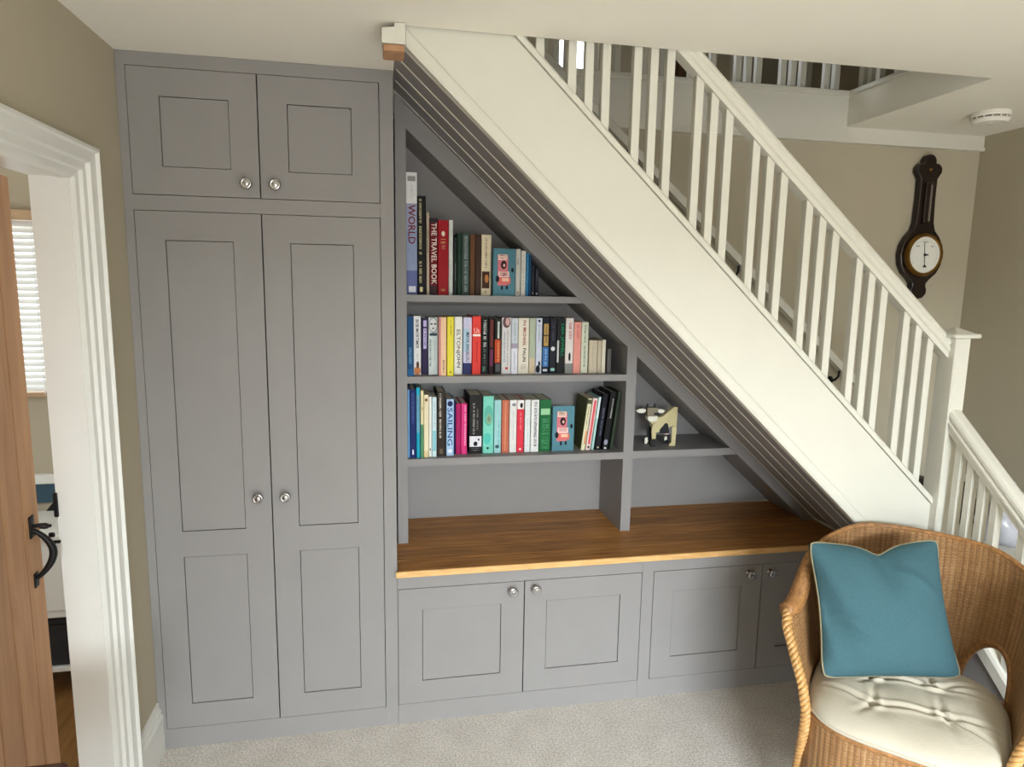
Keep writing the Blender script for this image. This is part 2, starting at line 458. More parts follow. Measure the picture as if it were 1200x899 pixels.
# landing floor and its white fascia, nosing and bands
fl = MB()
fl.box(0.822, XR, YW, 1.5, 2.30, 2.42)
struct(obj('floor_landing', fl, M['carpet']))
f = MB()
f.box(0.822, 2.70, YW - 0.018, YW - 0.0005, 2.236, 2.418); f.box(2.7005, XR - 0.001, YW - 0.018, YW - 0.0005, 2.236, 2.2995)
f.box(0.822, XR - 0.001, YW - 0.025, YW - 0.0185, 2.236, 2.25)
struct(obj('trim_1', f, M['white']))
f = MB()
f.box(0.822, 2.72, YW - 0.03, YW + 0.12, 2.418, 2.44); f.box(2.685, 2.80, YS, YW + 0.12, 2.421, 2.44)
struct(obj('trim_2', f, M['white'], bevel=0.004))
struct(obj('trim_3', MB().box(2.694, 2.70, YS, YW - 0.018, 2.30, 2.42), M['ceil']))
# moulded block where the flight meets the landing, with its raw oak underside
nb = MB(); nb.prism([(0.782, 2.246), (0.845, 2.246), (0.845, 2.299), (0.815, 2.299), (0.815, 2.288), (0.782, 2.284)], -0.42, -0.36)
struct(obj('trim_4', nb, M['white'], bevel=0.003))
struct(obj('trim_5', MB().box(0.786, 0.842, -0.416, -0.33, 2.229, 2.2455, 0.003), M['oakdoor']))

# upstairs shell seen through the stairwell
uw = MB()
uw.box(0.0, 1.72, 1.5, 1.6, 2.30, 4.6); uw.box(1.99, 4.2, 1.5, 1.6, 2.30, 4.6); uw.box(1.72, 1.99, 1.5, 1.6, 2.30, 2.80); uw.box(1.72, 1.99, 1.5, 1.6, 3.6, 4.6)
struct(obj('wall_landing', uw, M['wall']))
uw = MB(); uw.box(-0.1, 0.0, -1.6, 1.6, 2.42, 4.6); struct(obj('wall_landing_left', uw, M['wall']))
uw = MB(); uw.box(4.1, 4.2, -1.6, 1.6, 2.42, 4.6); struct(obj('wall_landing_right', uw, M['wall']))
uw = MB(); uw.box(-0.1, 4.2, -1.7, -1.6, 2.42, 4.6); struct(obj('wall_landing_front', uw, M['wall']))
struct(obj('ceiling_landing', MB().box(-0.1, 4.2, -1.7, 1.6, 4.6, 4.7), M['ceil']))
struct(obj('floor_landing_hall', MB().box(XR, 4.2, -1.6, 1.6, 2.3, 2.42), M['carpet']))
w2 = MB()
w2.box(1.72, 1.745, 1.53, 1.58, 2.80, 3.6); w2.box(1.965, 1.99, 1.53, 1.58, 2.80, 3.6); w2.box(1.745, 1.965, 1.53, 1.58, 2.80, 2.83); w2.box(1.745, 1.965, 1.53, 1.58, 2.97, 2.99)
w2o = struct(obj('window_2', w2, M['whitecool']))
obj('pane', MB().box(1.745, 1.965, 1.553, 1.557, 2.83, 3.6), M['glass'], w2o)
def landing_door(name, x0, x1, mat):
    d = MB(); d.box(x0, x1, 1.46, 1.5, 2.42, 4.3)
    o = struct(obj(name, d, mat))
    fr = MB()
    for z0, z1 in ((2.52, 3.1), (3.2, 4.2)):
        fr.box(x0 + 0.1, x1 - 0.1, 1.452, 1.46, z0, z1, 0.004)
    obj('panel', fr, mat, o)
    ar = MB(); ar.box(x0 - 0.07, x0, 1.45, 1.5, 2.42, 4.4); ar.box(x1, x1 + 0.07, 1.45, 1.5, 2.42, 4.4)
    obj('architrave', ar, M['white'], o)
landing_door('door_2', 2.86, 3.22, M['grey_panelled'])
landing_door('door_3', 2.36, 2.52, M['browndoor'])

# door lining, architrave and skirting on the left wall
AP = [(-0.222, 0.0), (-0.222, 0.010), (-0.231, 0.012), (-0.236, 0.003), (-0.262, -0.001), (-0.267, -0.011), (-0.284, -0.013), (-0.289, -0.022), (-0.304, -0.025), (-0.3125, -0.034), (-0.3125, -0.06), (-0.222, -0.06)]
def leg(z): return lambda p: (p[1] + 0.012, p[0], z if z == 0 else 1.972 - (-0.222 - p[0]))
ar = MB()
ar.sweep(AP, [leg(0), leg(1)])
ar.sweep(AP, [lambda p: (p[1] + 0.012, p[0], 1.972 - (-0.222 - p[0])), lambda p: (p[1] + 0.012, -1.166 + (-0.222 - p[0]), 1.972 - (-0.222 - p[0]))])
ar.sweep(AP, [lambda p: (p[1] + 0.012, -1.166 + (-0.222 - p[0]), 0), lambda p: (p[1] + 0.012, -1.166 + (-0.222 - p[0]), 1.972 - (-0.222 - p[0]))])
struct(obj('trim_6', ar, M['whitecool']))
ln = MB()
ln.box(-0.118, -0.024, DY1 - 0.002, -0.2305, 0, DZ); ln.box(-0.118, -0.024, -1.1575, DY0 + 0.002, 0, DZ); ln.box(-0.118, -0.024, -1.1575, -0.2305, DZ, 1.9615)
lno = struct(obj('trim_7', ln, M['whitecool']))
kp = MB(); kp.box(-0.124, -0.113, -0.322, -0.314, 0.965, 1.035, 0.002); kp.prism([(-0.142, 0.985), (-0.122, 0.985), (-0.122, 1.010)], -0.322, -0.316)
obj('latch_keeper', kp, M['iron'], lno)
kp = MB(); kp.box(-0.14, -0.113, -0.324, -0.316, 0.890, 0.898, 0.002); kp.box(-0.142, -0.126, -0.324, -0.316, 0.908, 0.922, 0.003)
obj('strike_plate', kp, M['iron'], lno)
bs = MB()
SK = [(0.0, 0.0), (0.018, 0.0), (0.018, 0.128), (0.012, 0.136), (0.013, 0.150), (0.007, 0.158), (0.006, 0.176), (0.0, 0.178)]
bs.sweep(SK, [lambda p: (p[0], -0.224, p[1]), lambda p: (p[0], 0.0, p[1])])
struct(obj('baseboard_left', bs, M['whitecool']))
bs = MB(); bs.sweep(SK, [lambda p: (XR - p[0], -0.36, p[1] + 0.63), lambda p: (XR - p[0], YW, p[1] + 0.63)])
struct(obj('baseboard_right', bs, M['white']))

# side room beyond the oak door
struct(obj('floor_side', MB().box(-2.2, -0.0, -1.8, 0.62, -0.05, -0.001), M['floorwood']))
sw = MB()
SWX0, SWX1, SWZ0, SWZ1 = -1.05, -0.40, 1.17, 1.84
sw.box(-2.2, SWX0, 0.62, 0.72, 0, 2.42); sw.box(SWX1, 0.0, 0.62, 0.72, 0, 2.42); sw.box(SWX0, SWX1, 0.62, 0.72, 0, SWZ0); sw.box(SWX0, SWX1, 0.62, 0.72, SWZ1, 2.42)
struct(obj('wall_side_far', sw, M['wall']))
wsl = MB(); wsl.box(-2.3, -2.2, -1.8, -1.1, 0, 2.42); wsl.box(-2.3, -2.2, 0.1, 0.72, 0, 2.42); wsl.box(-2.3, -2.2, -1.1, 0.1, 0, 0.9); wsl.box(-2.3, -2.2, -1.1, 0.1, 2.0, 2.42)  # opening added out of view to let more light into the side room
struct(obj('wall_side_left', wsl, M['wall']))
struct(obj('wall_side_near', MB().box(-2.3, -0.115, -1.9, -1.8, 0, 2.42), M['wall']))
struct(obj('ceiling_side', MB().box(-2.3, -0.115, -1.9, 0.72, 2.3, 2.42), M['ceil']))
w3 = MB()
for x in (SWX0, -0.745, SWX1 - 0.03): w3.box(x, x + 0.03, 0.66, 0.71, SWZ0, SWZ1)
w3.box(SWX0, SWX1, 0.66, 0.71, SWZ0, SWZ0 + 0.03); w3.box(SWX0, SWX1, 0.66, 0.71, SWZ1 - 0.03, SWZ1); w3.box(SWX0, SWX1, 0.66, 0.71, 1.60, 1.62)
w3o = struct(obj('window_3', w3, M['whitecool']))
obj('pane', MB().box(SWX0 + 0.03, SWX1 - 0.03, 0.683, 0.687, SWZ0 + 0.03, SWZ1 - 0.03), M['glass'], w3o)
struct(obj('trim_8', MB().box(-2.2, 0.0, 0.595, 0.62, 0.80, 0.84, 0.004), M['whitecool']))
struct(obj('trim_9', MB().box(-2.2, 0.0, 0.608, 0.62, 0.72, 0.80), M['teal']))
struct(obj('baseboard_side', MB().box(-2.2, -0.115, 0.603, 0.62, 0, 0.15, 0.004), M['whitecool']))
bl = thing('venetian_blind', 'white venetian blind half closed over the window seen past the oak door', 'blind', (-0.725, 0.60, 1.16))
obj('head_rail', MB().box(-1.07, -0.38, 0.575, 0.618, 1.835, 1.872, 0.003), M['blindwood'], bl)
obj('bottom_rail', MB().box(-1.07, -0.38, 0.585, 0.611, 1.155, 1.175, 0.003), M['blindwood'], bl)
sl0 = None
for k in range(27):
    z = 1.19 + k * 0.0243
    if sl0 is None:
        q = MB(); q.beam((-0.345, 0, 0), (0.345, 0, 0), (0, 0.42, 0.907), (0, -0.907, 0.42), 0.0235, 0.0018)
        sl0 = obj('slat', q, M['slat'], bl, local=True); o = sl0
    else:
        o = sl0.copy(); COL.objects.link(o)
    o.location = (0, 0, z - 1.16)
cd = MB()
for x in (-0.93, -0.52): cd.tube([(x, 0.584, 1.16), (x, 0.584, 1.85)], 0.0012, 5)
obj('ladder_cord', cd, M['whitecool'], bl)
cp = thing('side_cupboard', 'white low cupboard below the blind in the room past the oak door', 'cupboard', (-0.75, 0.45, 0))
obj('body', MB().box(-1.10, -0.20, 0.32, 0.60, 0.36, 0.67, 0.003), M['whitecool'], cp)
obj('top', MB().box(-1.12, -0.18, 0.30, 0.60, 0.67, 0.69, 0.004), M['whitecool'], cp)
for x in (-1.08, -0.25):
    for y in (0.33, 0.555): obj('leg', MB().box(x, x + 0.03, y, y + 0.03, 0, 0.36), M['whitecool'], cp)
obj('lower_shelf', MB().box(-1.05, -0.25, 0.335, 0.58, 0.135, 0.15), M['whitecool'], cp)
obj('door_panel', MB().box(-1.06, -0.24, 0.315, 0.321, 0.39, 0.64, 0.002), M['whitecool'], cp)
dk = thing('storage_basket', 'black storage basket on the lower shelf of the white cupboard', 'basket', (-0.70, 0.45, 0.15))
obj('body', MB().box(-1.03, -0.30, 0.345, 0.57, 0.151, 0.335, 0.015), M['basket'], dk)
obj('rim', MB().box(-1.04, -0.29, 0.338, 0.577, 0.32, 0.352, 0.008), M['basket'], dk)

# the oak plank door standing just ajar
hx, hy = -0.100, -1.072
ang = math.atan2(-0.058, 0.745)          # swing away from the closed line
dr = bpy.data.objects.new('door_1', None); COL.objects.link(dr)
dr.location = (hx, hy, 0.008); dr.rotation_euler = (0, 0, -ang)
struct(dr)
dr.empty_display_size = 0.1
edges = [0, 0.108, 0.216, 0.324, 0.432, 0.540, 0.648, 0.747]
for i in range(7):
    obj('plank', MB().box(-0.042, 0.0, edges[i] + 0.0035, edges[i + 1] - 0.0035, 0, 1.868, 0.001), M['oakdoor'], dr, local=True)
obj('backing', MB().box(-0.036, -0.008, 0.002, 0.740, 0.002, 1.866), M['oakshade'], dr, local=True)  # dark board behind the gaps gives the grooves their painted shade
hd = MB()
hy_ = 0.690
hd.box(0.0, 0.004, hy_ - 0.014, hy_ + 0.014, 0.925, 0.985, 0.001); hd.box(0.0, 0.004, hy_ - 0.012, hy_ + 0.012, 0.785, 0.825, 0.001)
pts = []
for k in range(15):
    t = k / 14
    pts.append((0.004 + 0.040 * math.sin(PI * t) ** 0.8, hy_ + 0.010 * math.sin(PI * t), 0.945 - 0.135 * t))
hd.tube(pts, [0.006 + 0.004 * math.sin(PI * k / 14) for k in range(15)], 8)
hd.tube([(0.0, hy_, 0.955), (0.018, hy_ + 0.002, 0.957), (0.030, hy_ + 0.006, 0.953), (0.036, hy_ + 0.01, 0.95)], [0.005, 0.006, 0.009, 0.007], 8)
hd.tube([(-0.03, hy_ + 0.05, 0.935), (0.01, hy_ + 0.066, 0.93), (0.02, hy_ + 0.075, 0.93)], 0.005, 6)
ho = obj('handle', hd, M['iron'], dr, local=True); smooth_by_angle(ho, 50)
ho['label'] = 'black iron thumb latch pull'

# ================================================================== FITTED CABINETS
def knob(parent, x, z, y=-0.0, name='knob'):
    prof = [(0.012, 0.0), (0.012, 0.002), (0.0065, 0.005), (0.0065, 0.012), (0.013, 0.017), (0.0185, 0.024), (0.0180, 0.031), (0.014, 0.035), (0.0125, 0.034), (0.006, 0.036), (0.002, 0.0365)]
    m = MB().lathe(prof, (x, y, z), 'y', 20, -1)
    o = obj(name, m, M['chrome'], parent, smooth=True)
    o['label'] = 'round chrome knob'
    return o

def shaker_door(parent, x0, x1, z0, z1, panels, kx, kz, g=0.0021):
    """door leaf at y = 0 with recessed panels; stiles and rails form one frame"""
    x0 += g; x1 -= g; z0 += g; z1 -= g
    px0 = panels[0][0]; px1 = panels[0][1]
    m = MB()
    m.box(x0, px0, -0.001, 0.021, z0, z1); m.box(px1, x1, -0.001, 0.021, z0, z1)
    zs = [z0] + [v for p in sorted(panels, key=lambda q: q[2]) for v in (p[2], p[3])] + [z1]
    for i in range(0, len(zs), 2): m.box(px0, px1, -0.001, 0.021, zs[i], zs[i + 1])
    d = obj('door', m, M['cab'], parent)
    for p in panels:
        obj('panel', MB().box(p[0] + 0.0022, p[1] - 0.0022, 0.0022, 0.016, p[2] + 0.0022, p[3] - 0.0022), M['cab'], d)
    knob(d, kx, kz, -0.001)
    return d

wd = thing('wardrobe', 'tall grey fitted wardrobe with two short and two long panelled doors', 'wardrobe', (0.41, 0.3, 0))
fr = MB()
fr.box(0.001, 0.027, 0, 0.022, 0, H - 0.001); fr.box(0.776, 0.820, 0, 0.022, 0, H - 0.001)
obj('stile', MB().box(0.001, 0.027, 0, 0.022, 0, H - 0.001), M['cab'], wd)
obj('stile', MB().box(0.7763, 0.820, 0, 0.022, 0, H - 0.001), M['cab'], wd)
obj('top_rail', MB().box(0.027, 0.776, 0, 0.022, 2.259, H - 0.001), M['cab'], wd)
obj('middle_rail', MB().box(0.027, 0.776, 0, 0.022, 1.835, 1.881), M['cab'], wd)
obj('plinth', MB().box(0.027, 0.776, 0, 0.022, 0, 0.074), M['cab'], wd)
cc = MB(); cc.box(0.002, 0.02, 0.022, 0.59, 0, 2.29); cc.box(0.802, 0.820, 0.022, 0.59, 0, 2.29); cc.box(0.02, 0.802, 0.57, 0.59, 0, 2.29); cc.box(0.02, 0.802, 0.022, 0.57, 1.85, 1.868); cc.box(0.02, 0.802, 0.022, 0.57, 0.05, 0.07)
obj('carcass', cc, M['cab'], wd)
shaker_door(wd, 0.027, 0.4022, 1.881, 2.259, [(0.117, 0.317, 1.967, 2.175)], 0.364, 1.924)
shaker_door(wd, 0.4022, 0.776, 1.881, 2.259, [(0.490, 0.688, 1.967, 2.175)], 0.450, 1.924)
shaker_door(wd, 0.027, 0.4022, 0.074, 1.835, [(0.113, 0.315, 0.788, 1.745), (0.113, 0.315, 0.162, 0.699)], 0.361, 0.901)
shaker_door(wd, 0.4022, 0.776, 0.074, 1.835, [(0.488, 0.688, 0.788, 1.745), (0.488, 0.688, 0.162, 0.699)], 0.449, 0.901)

WT = 0.6064          # worktop surface
def base_unit(label, x0, x1, stile, doors, loc):
    t = thing('base_cabinet', label, 'cabinet', loc)
    obj('top_rail', MB().box(x0, x1, 0, 0.022, 0.530, WT - 0.0235), M['cab'], t)
    obj('plinth', MB().box(x0, x1, 0, 0.022, 0, 0.077), M['cab'], t)
    for a, b in stile: obj('stile', MB().box(a, b, 0, 0.022, 0.077, 0.530), M['cab'], t)
    m = MB(); m.box(x0 + 0.001, x0 + 0.018, 0.022, 0.55, 0, 0.58); m.box(x1 - 0.018, x1 - 0.001, 0.022, 0.55, 0, 0.58); m.box(x0 + 0.018, x1 - 0.018, 0.53, 0.55, 0, 0.58); m.box(x0 + 0.018, x1 - 0.018, 0.022, 0.53, 0.06, 0.075)
    obj('carcass', m, M['cab'], t)
    for d in doors: shaker_door(t, *d)
    return t
base_unit('grey two-door base cabinet next to the tall wardrobe', 0.8212, 1.757, [(0.8212, 0.8225)], [
    (0.8215, 1.2897, 0.077, 0.530, [(0.909, 1.202, 0.165, 0.445)], 1.242, 0.500),
    (1.2897, 1.757, 0.077, 0.530, [(1.376, 1.670, 0.165, 0.445)], 1.330, 0.502)], (1.29, 0.28, 0))
base_unit('grey base cabinet behind the wicker chair, narrow right door', 1.7577, 2.600, [(1.7577, 1.804), (2.55, 2.600)], [
    (1.804, 2.270, 0.077, 0.530, [(1.888, 2.182, 0.165, 0.443)], 2.209, 0.498),
    (2.270, 2.550, 0.077, 0.530, [(2.352, 2.468, 0.165, 0.443)], 2.303, 0.496)], (2.18, 0.28, 0))

wt = thing('worktop', 'oiled oak worktop board under the bookshelves', 'worktop', (1.7, 0.25, WT))
ys = [-0.02, 0.075, 0.185, 0.29, 0.40, 0.5215]
for i in range(5):
    x1 = 2.662
    obj('stave', MB().box(0.8225, x1, ys[i] + 0.0004, ys[i + 1] - 0.0004, WT - 0.0225, WT, 0.0012), M['oak'], wt)
o = obj('front_lipping', MB().box(0.8150, 2.662, -0.0265, -0.0201, WT - 0.0225, WT, 0.0012), M['oakedge'], wt)
o['label'] = 'pale cut front edge'

# bookcase standing on the worktop under the stairs
YF = 0.2413; YK = 0.5223
def low(x): return 2.176 - 0.900 * (x - 0.869)
def lowx(z): return 0.869 + (2.176 - z) / 0.900
bk = thing('bookcase', 'grey built-in bookcase with sloping top under the staircase', 'bookcase', (1.7, 0.38, WT))
obj('side_panel', MB().prism([(0.831, WT), (0.870, WT), (0.870, low(0.870) + 0.03), (0.831, low(0.831) + 0.03)], YF + 0.0005, YK), M['cab'], bk)
obj('back_panel', MB().prism([(0.870, WT), (lowx(WT), WT), (0.870, low(0.870))], YK, YK + 0.012), M['cab'], bk)
obj('divider', MB().prism([(1.751, WT), (1.793, WT), (1.793, low(1.793)), (1.751, low(1.751))], YF + 0.0005, YK - 0.0005), M['cab'], bk)
fx1 = 2.674
obj('sloping_fascia', MB().prism([(0.8305, low(0.8305)), (lowx(WT), WT), (fx1 - 0.006, WT), (0.8305, soff(0.8305) - 0.008)], YF, YF + 0.02), M['cab'], bk)
obj('sloping_top', MB().prism([(0.870, low(0.870)), (lowx(WT), WT), (lowx(WT) + 0.02, WT), (0.870, low(0.870) + 0.02)], YF + 0.02, YK), M['cab'], bk)
for x0, zt, zb, end in ((0.870, 1.580, 1.555, None), (0.870, 1.270, 1.2445, 1.751), (0.870, 0.946, 0.918, 1.751), (1.793, 0.949, 0.919, None)):
    if end: P = [(x0, zb), (end, zb), (end, zt), (x0, zt)]
    else: P = [(x0, zb), (lowx(zb) - 0.001, zb), (lowx(zt) - 0.001, zt), (x0, zt)]
    obj('shelf', MB().prism(P, YF + 0.001, YK - 0.001), M['cab'], bk)

# ================================================================== STAIRCASE
st = thing('staircase', 'white painted staircase climbing left over the bookcase with an open balustrade', 'staircase', (2.66, -0.36, 0))
SY0, SY1 = -0.388, -0.354
def slo(x): return 2.247 - 0.935 * (x - 0.852)
def stp(x): return 2.294 - 0.935 * (x - 1.148)
XE = 2.657
obj('outer_string', MB().prism([(0.8465, slo(0.8465)), (XE, slo(XE)), (XE, stp(XE)), (1.018, 2.415), (0.8465, 2.415)], SY0, SY1), M['white'], st)
bd = [(-0.0, 0.0), (0.0, 0.030), (-0.004, 0.034), (-0.0085, 0.031), (-0.010, 0.022), (-0.010, 0.006), (-0.007, 0.0)]
m = MB(); m.sweep([(SY0 + a, b) for a, b in bd], [lambda p: (0.8465, p[0], slo(0.8465) - 0.004 + p[1] * 1.37), lambda p: (XE, p[0], slo(XE) - 0.004 + p[1] * 1.37)])
o = obj('string_bead', m, M['white'], st)
m = MB(); m.sweep([(SY0 - 0.009, 0.002), (SY0 - 0.009, 0.020), (SY0 - 0.004, 0.028), (SY1 + 0.008, 0.028), (SY1 + 0.008, 0.002)], [lambda p: (1.01, p[0], stp(1.01) + p[1]), lambda p: (XE, p[0], stp(XE) + p[1])])
obj('base_rail', m, M['white'], st)
def rtop(x): return 1.455 - 0.872 * (x - 2.675)
SPY = -0.372
rp = [(-0.021, -0.062), (-0.021, -0.047), (-0.027, -0.042), (-0.0275, -0.034), (-0.022, -0.029), (-0.0225, -0.024), (-0.027, -0.019), (-0.026, -0.011), (-0.021, -0.004), (-0.011, 0.0), (0.011, 0.0), (0.021, -0.004), (0.026, -0.011), (0.027, -0.019), (0.0225, -0.024), (0.022, -0.029), (0.0275, -0.034), (0.027, -0.042), (0.021, -0.047), (0.021, -0.062)]
m = MB(); m.sweep([(SPY + a, b * 1.2) for a, b in rp], [lambda p: (1.55, p[0], rtop(1.55) + p[1]), lambda p: (2.656, p[0], rtop(2.656) + p[1])])
obj('handrail', m, M['white'], st)
def spindle(x, y, z0, z1, parent=None):
    return obj('spindle', MB().box(x - 0.0125, x + 0.0125, y - 0.0125, y + 0.0125, z0, z1, 0.0015), M['white'], parent or st)
for g in range(8):
    for k in range(3):
        x = 1.115 + 0.1952 * g + 0.0505 * k
        spindle(x, SPY, stp(x) + 0.012, min(rtop(x) - 0.05, 2.95))
# treads and risers of the main flight
for k in range(9):
    x0 = 1.112 + 0.195 * (k - 1); z = 2.120 - 0.182 * (k - 1)
    obj('tread', MB().box(x0, x0 + 0.215, SY1, YW - 0.001, z - 0.025, z, 0.004), M['white'], st)
    if k < 8: obj('riser', MB().box(x0 + 0.185, x0 + 0.195, SY1, YW - 0.001, z - 0.180, z - 0.025), M['white'], st)
# quarter landing and lower flight towards the room
NZ = 0.634
obj('winder_landing', MB().box(2.66, XR - 0.001, -0.352, YW - 0.001, NZ - 0.025, NZ, 0.004), M['white'], st)
for k in range(1, 4):
    y1 = -0.352 - 0.195 * (k - 1); z = NZ - 0.158 * k
    obj('tread', MB().box(2.69, XR - 0.001, y1 - 0.215, y1, z - 0.025, z, 0.004), M['white'], st)
for k in range(4):
    y1 = -0.342 - 0.195 * k; z = NZ - 0.158 * k
    obj('riser', MB().box(2.69, XR - 0.001, y1, y1 + 0.01, max(0.0, z - 0.158), z - 0.025), M['white'], st)
# soffit boards
ybs = [-0.352, -0.250, -0.130, -0.010, 0.112, YF - 0.002]
sd = Vector((1, 0, -0.92)).normalized(); sn = Vector((0.92, 0, 1)).normalized()
for i in range(5):
    a, b = ybs[i] + 0.0003, ybs[i + 1] - 0.0003
    prof = [(a, -0.018), (a, -0.0035), (a + 0.004, 0.0), (b - 0.004, 0.0), (b, -0.0035), (b, -0.018)]   # second value: depth away from the room
    P0 = Vector((0.8225, 0, soff(0.8225))); P1 = Vector((2.672, 0, soff(2.672)))
    m = MB(); m.sweep(prof, [lambda p: tuple(P0 + Vector((0, p[0], 0)) - sn * p[1]), lambda p: tuple(P1 + Vector((0, p[0], 0)) - sn * p[1])])
    o = obj('soffit_board', m, M['cab'], st); o['label'] = 'grey painted soffit board'
for yb in ybs[1:]:  # highlights along the board grooves, painted as thin white strips
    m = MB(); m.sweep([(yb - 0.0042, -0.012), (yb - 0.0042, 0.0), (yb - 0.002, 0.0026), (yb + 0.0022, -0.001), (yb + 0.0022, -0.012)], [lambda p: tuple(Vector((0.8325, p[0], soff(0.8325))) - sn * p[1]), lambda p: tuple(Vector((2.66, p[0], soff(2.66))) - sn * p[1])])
    o = obj('groove_highlight', m, M['white'], st); o['label'] = 'white strip painted as the lit groove between soffit boards'
# closing panels at the foot
o = obj('end_panel', MB().box(2.602, 2.618, SY1, 0.0, 0, 0.655), M['cab'], st)
o = obj('spandrel', MB().prism([(2.602, 0), (2.659, 0), (2.659, slo(2.659) + 0.02), (2.602, slo(2.602) + 0.02)], SY0 + 0.008, SY1), M['cab'], st)
# newel
def newel(x0, x1, y0, y1, ztop, z0=0.0):
    n = obj('newel_post', MB().box(x0, x1, y0, y1, z0, ztop, 0.004), M['white'], st)
    cx, cy = (x0 + x1) / 2, (y0 + y1) / 2
    m = MB(); m.box(cx - 0.052, cx + 0.052, cy - 0.055, cy + 0.055, ztop, ztop + 0.014, 0.004)
    q = ztop + 0.012
    m.add([(cx - 0.046, cy - 0.049, q), (cx + 0.046, cy - 0.049, q), (cx + 0.046, cy + 0.049, q), (cx - 0.046, cy + 0.049, q), (cx, cy, q + 0.022)], [(0, 1, 4), (1, 2, 4), (2, 3, 4), (3, 0, 4), (3, 2, 1, 0)])
    obj('cap', m, M['white'], n)
newel(2.648, 2.706, -0.420, -0.345, 1.474)
LX = 2.678
def ltop(y): return 1.232 + 0.83 * (y + 0.42)
def lst(y): return 0.690 + 0.82 * (y + 0.42)
m = MB(); m.sweep([(LX + a, b * 1.3) for a, b in rp], [lambda p: (p[0], -0.418, ltop(-0.418) + p[1]), lambda p: (p[0], -1.06, ltop(-1.06) + p[1])])
obj('handrail', m, M['white'], st)
m = MB(); m.sweep([(LX - 0.028, -0.045), (LX - 0.028, 0.0), (LX - 0.022, 0.012), (LX + 0.022, 0.012), (LX + 0.022, -0.045)], [lambda p: (p[0], -0.418, lst(-0.418) + p[1]), lambda p: (p[0], -1.06, lst(-1.06) + p[1])])
obj('base_rail', m, M['white'], st)
o = obj('spandrel', MB().prism([(-0.42, 0), (-1.06, 0), (-1.06, lst(-1.06) - 0.03), (-0.42, lst(-0.42) - 0.03)], LX - 0.016, LX + 0.012, 'yz'), M['cab'], st)
o['label'] = 'grey painted spandrel under the lower flight'
for y in (-0.459, -0.51, -0.56, -0.611, -0.713, -0.763, -0.814, -0.916, -0.966):
    spindle(LX, y, lst(y) + 0.0, ltop(y) - 0.066)
newel(2.648, 2.708, -1.13, -1.06, 0.93)

# landing balustrade
lb = thing('landing_balustrade', 'white landing balustrade above the stairwell wall, short spindles in threes', 'balustrade', (2.0, 0.36, 2.44))
for g in range(-6, 3):
    for k in range(3):
        x = 2.218 + 0.2035 * g + 0.046 * k
        if x > 2.70: continue
        spindle(x, 0.36, 2.44, 3.18, lb)
for g in range(3):
    for k in range(3):
        y = 0.27 - 0.20 * g - 0.05 * k
        spindle(2.735, y, 2.44, 3.18, lb)
obj('handrail', MB().box(0.9, 2.76, 0.335, 0.385, 3.18, 3.24, 0.01), M['white'], lb)
obj('handrail', MB().box(2.71, 2.76, YS, 0.335, 3.18, 3.24, 0.01), M['white'], lb)

# wall-mounted handrail
wr = thing('wall_handrail', 'slim white wall handrail seen between the spindles along the stairwell wall', 'handrail', (2.2, YW, 1.75))
def hz(x): return 2.313 - 0.861 * (x - 1.573)
m = MB(); m.sweep([(-0.02, -0.022), (-0.02, 0.012), (-0.012, 0.022), (0.012, 0.022), (0.02, 0.012), (0.02, -0.022)], [lambda p: (1.35, 0.25 + p[0], hz(1.35) - 0.018 + p[1]), lambda p: (2.805, 0.25 + p[0], hz(2.805) - 0.018 + p[1])])
obj('rail', m, M['white'], wr)
for x in (1.72, 2.22, 2.73):
    m = MB(); z = hz(x) - 0.04
    m.tube([(x, 0.25, z), (x, 0.252, z - 0.025), (x, 0.275, z - 0.045), (x, YW - 0.002, z - 0.05)], 0.005, 8)
    m.lathe([(0.018, 0), (0.018, 0.004), (0.012, 0.006)], (x, YW, z - 0.05), 'y', 14, -1)
    obj('bracket', m, M['iron'], wr)

TXT = {}
def text_geo(s, extrude=0.0):
    if s in TXT: return TXT[s]
    cu = bpy.data.curves.new('t', 'FONT'); cu.body = s; cu.resolution_u = 2; cu.offset = 0.012
    o = bpy.data.objects.new('t', cu); COL.objects.link(o)
    dg = bpy.context.evaluated_depsgraph_get(); dg.update()
    me = bpy.data.meshes.new_from_object(o.evaluated_get(dg))
    v = [tuple(p.co) for p in me.vertices]; f = [tuple(p.vertices) for p in me.polygons]
    bpy.data.objects.remove(o); bpy.data.curves.remove(cu); bpy.data.meshes.remove(me)
    x0 = min(p[0] for p in v); x1 = max(p[0] for p in v); y0 = min(p[1] for p in v); y1 = max(p[1] for p in v)
    v = [((p[0] - x0) / (x1 - x0), (p[1] - y0) / (y1 - y0)) for p in v]
    TXT[s] = (v, f); return TXT[s]

def down_text(mb, s, xa, xb, za, zb, y):
    """title reading downwards from za to zb, letter tops towards xb"""
    v, f = text_geo(s)
    mb.add([(xa + q * (xb - xa), y, za + p * (zb - za)) for p, q in v], f)
def flat_text(mb, s, xa, xb, za, zb, y):
    v, f = text_geo(s)
    mb.add([(xa + p * (xb - xa), y, za + q * (zb - za)) for p, q in v], f)
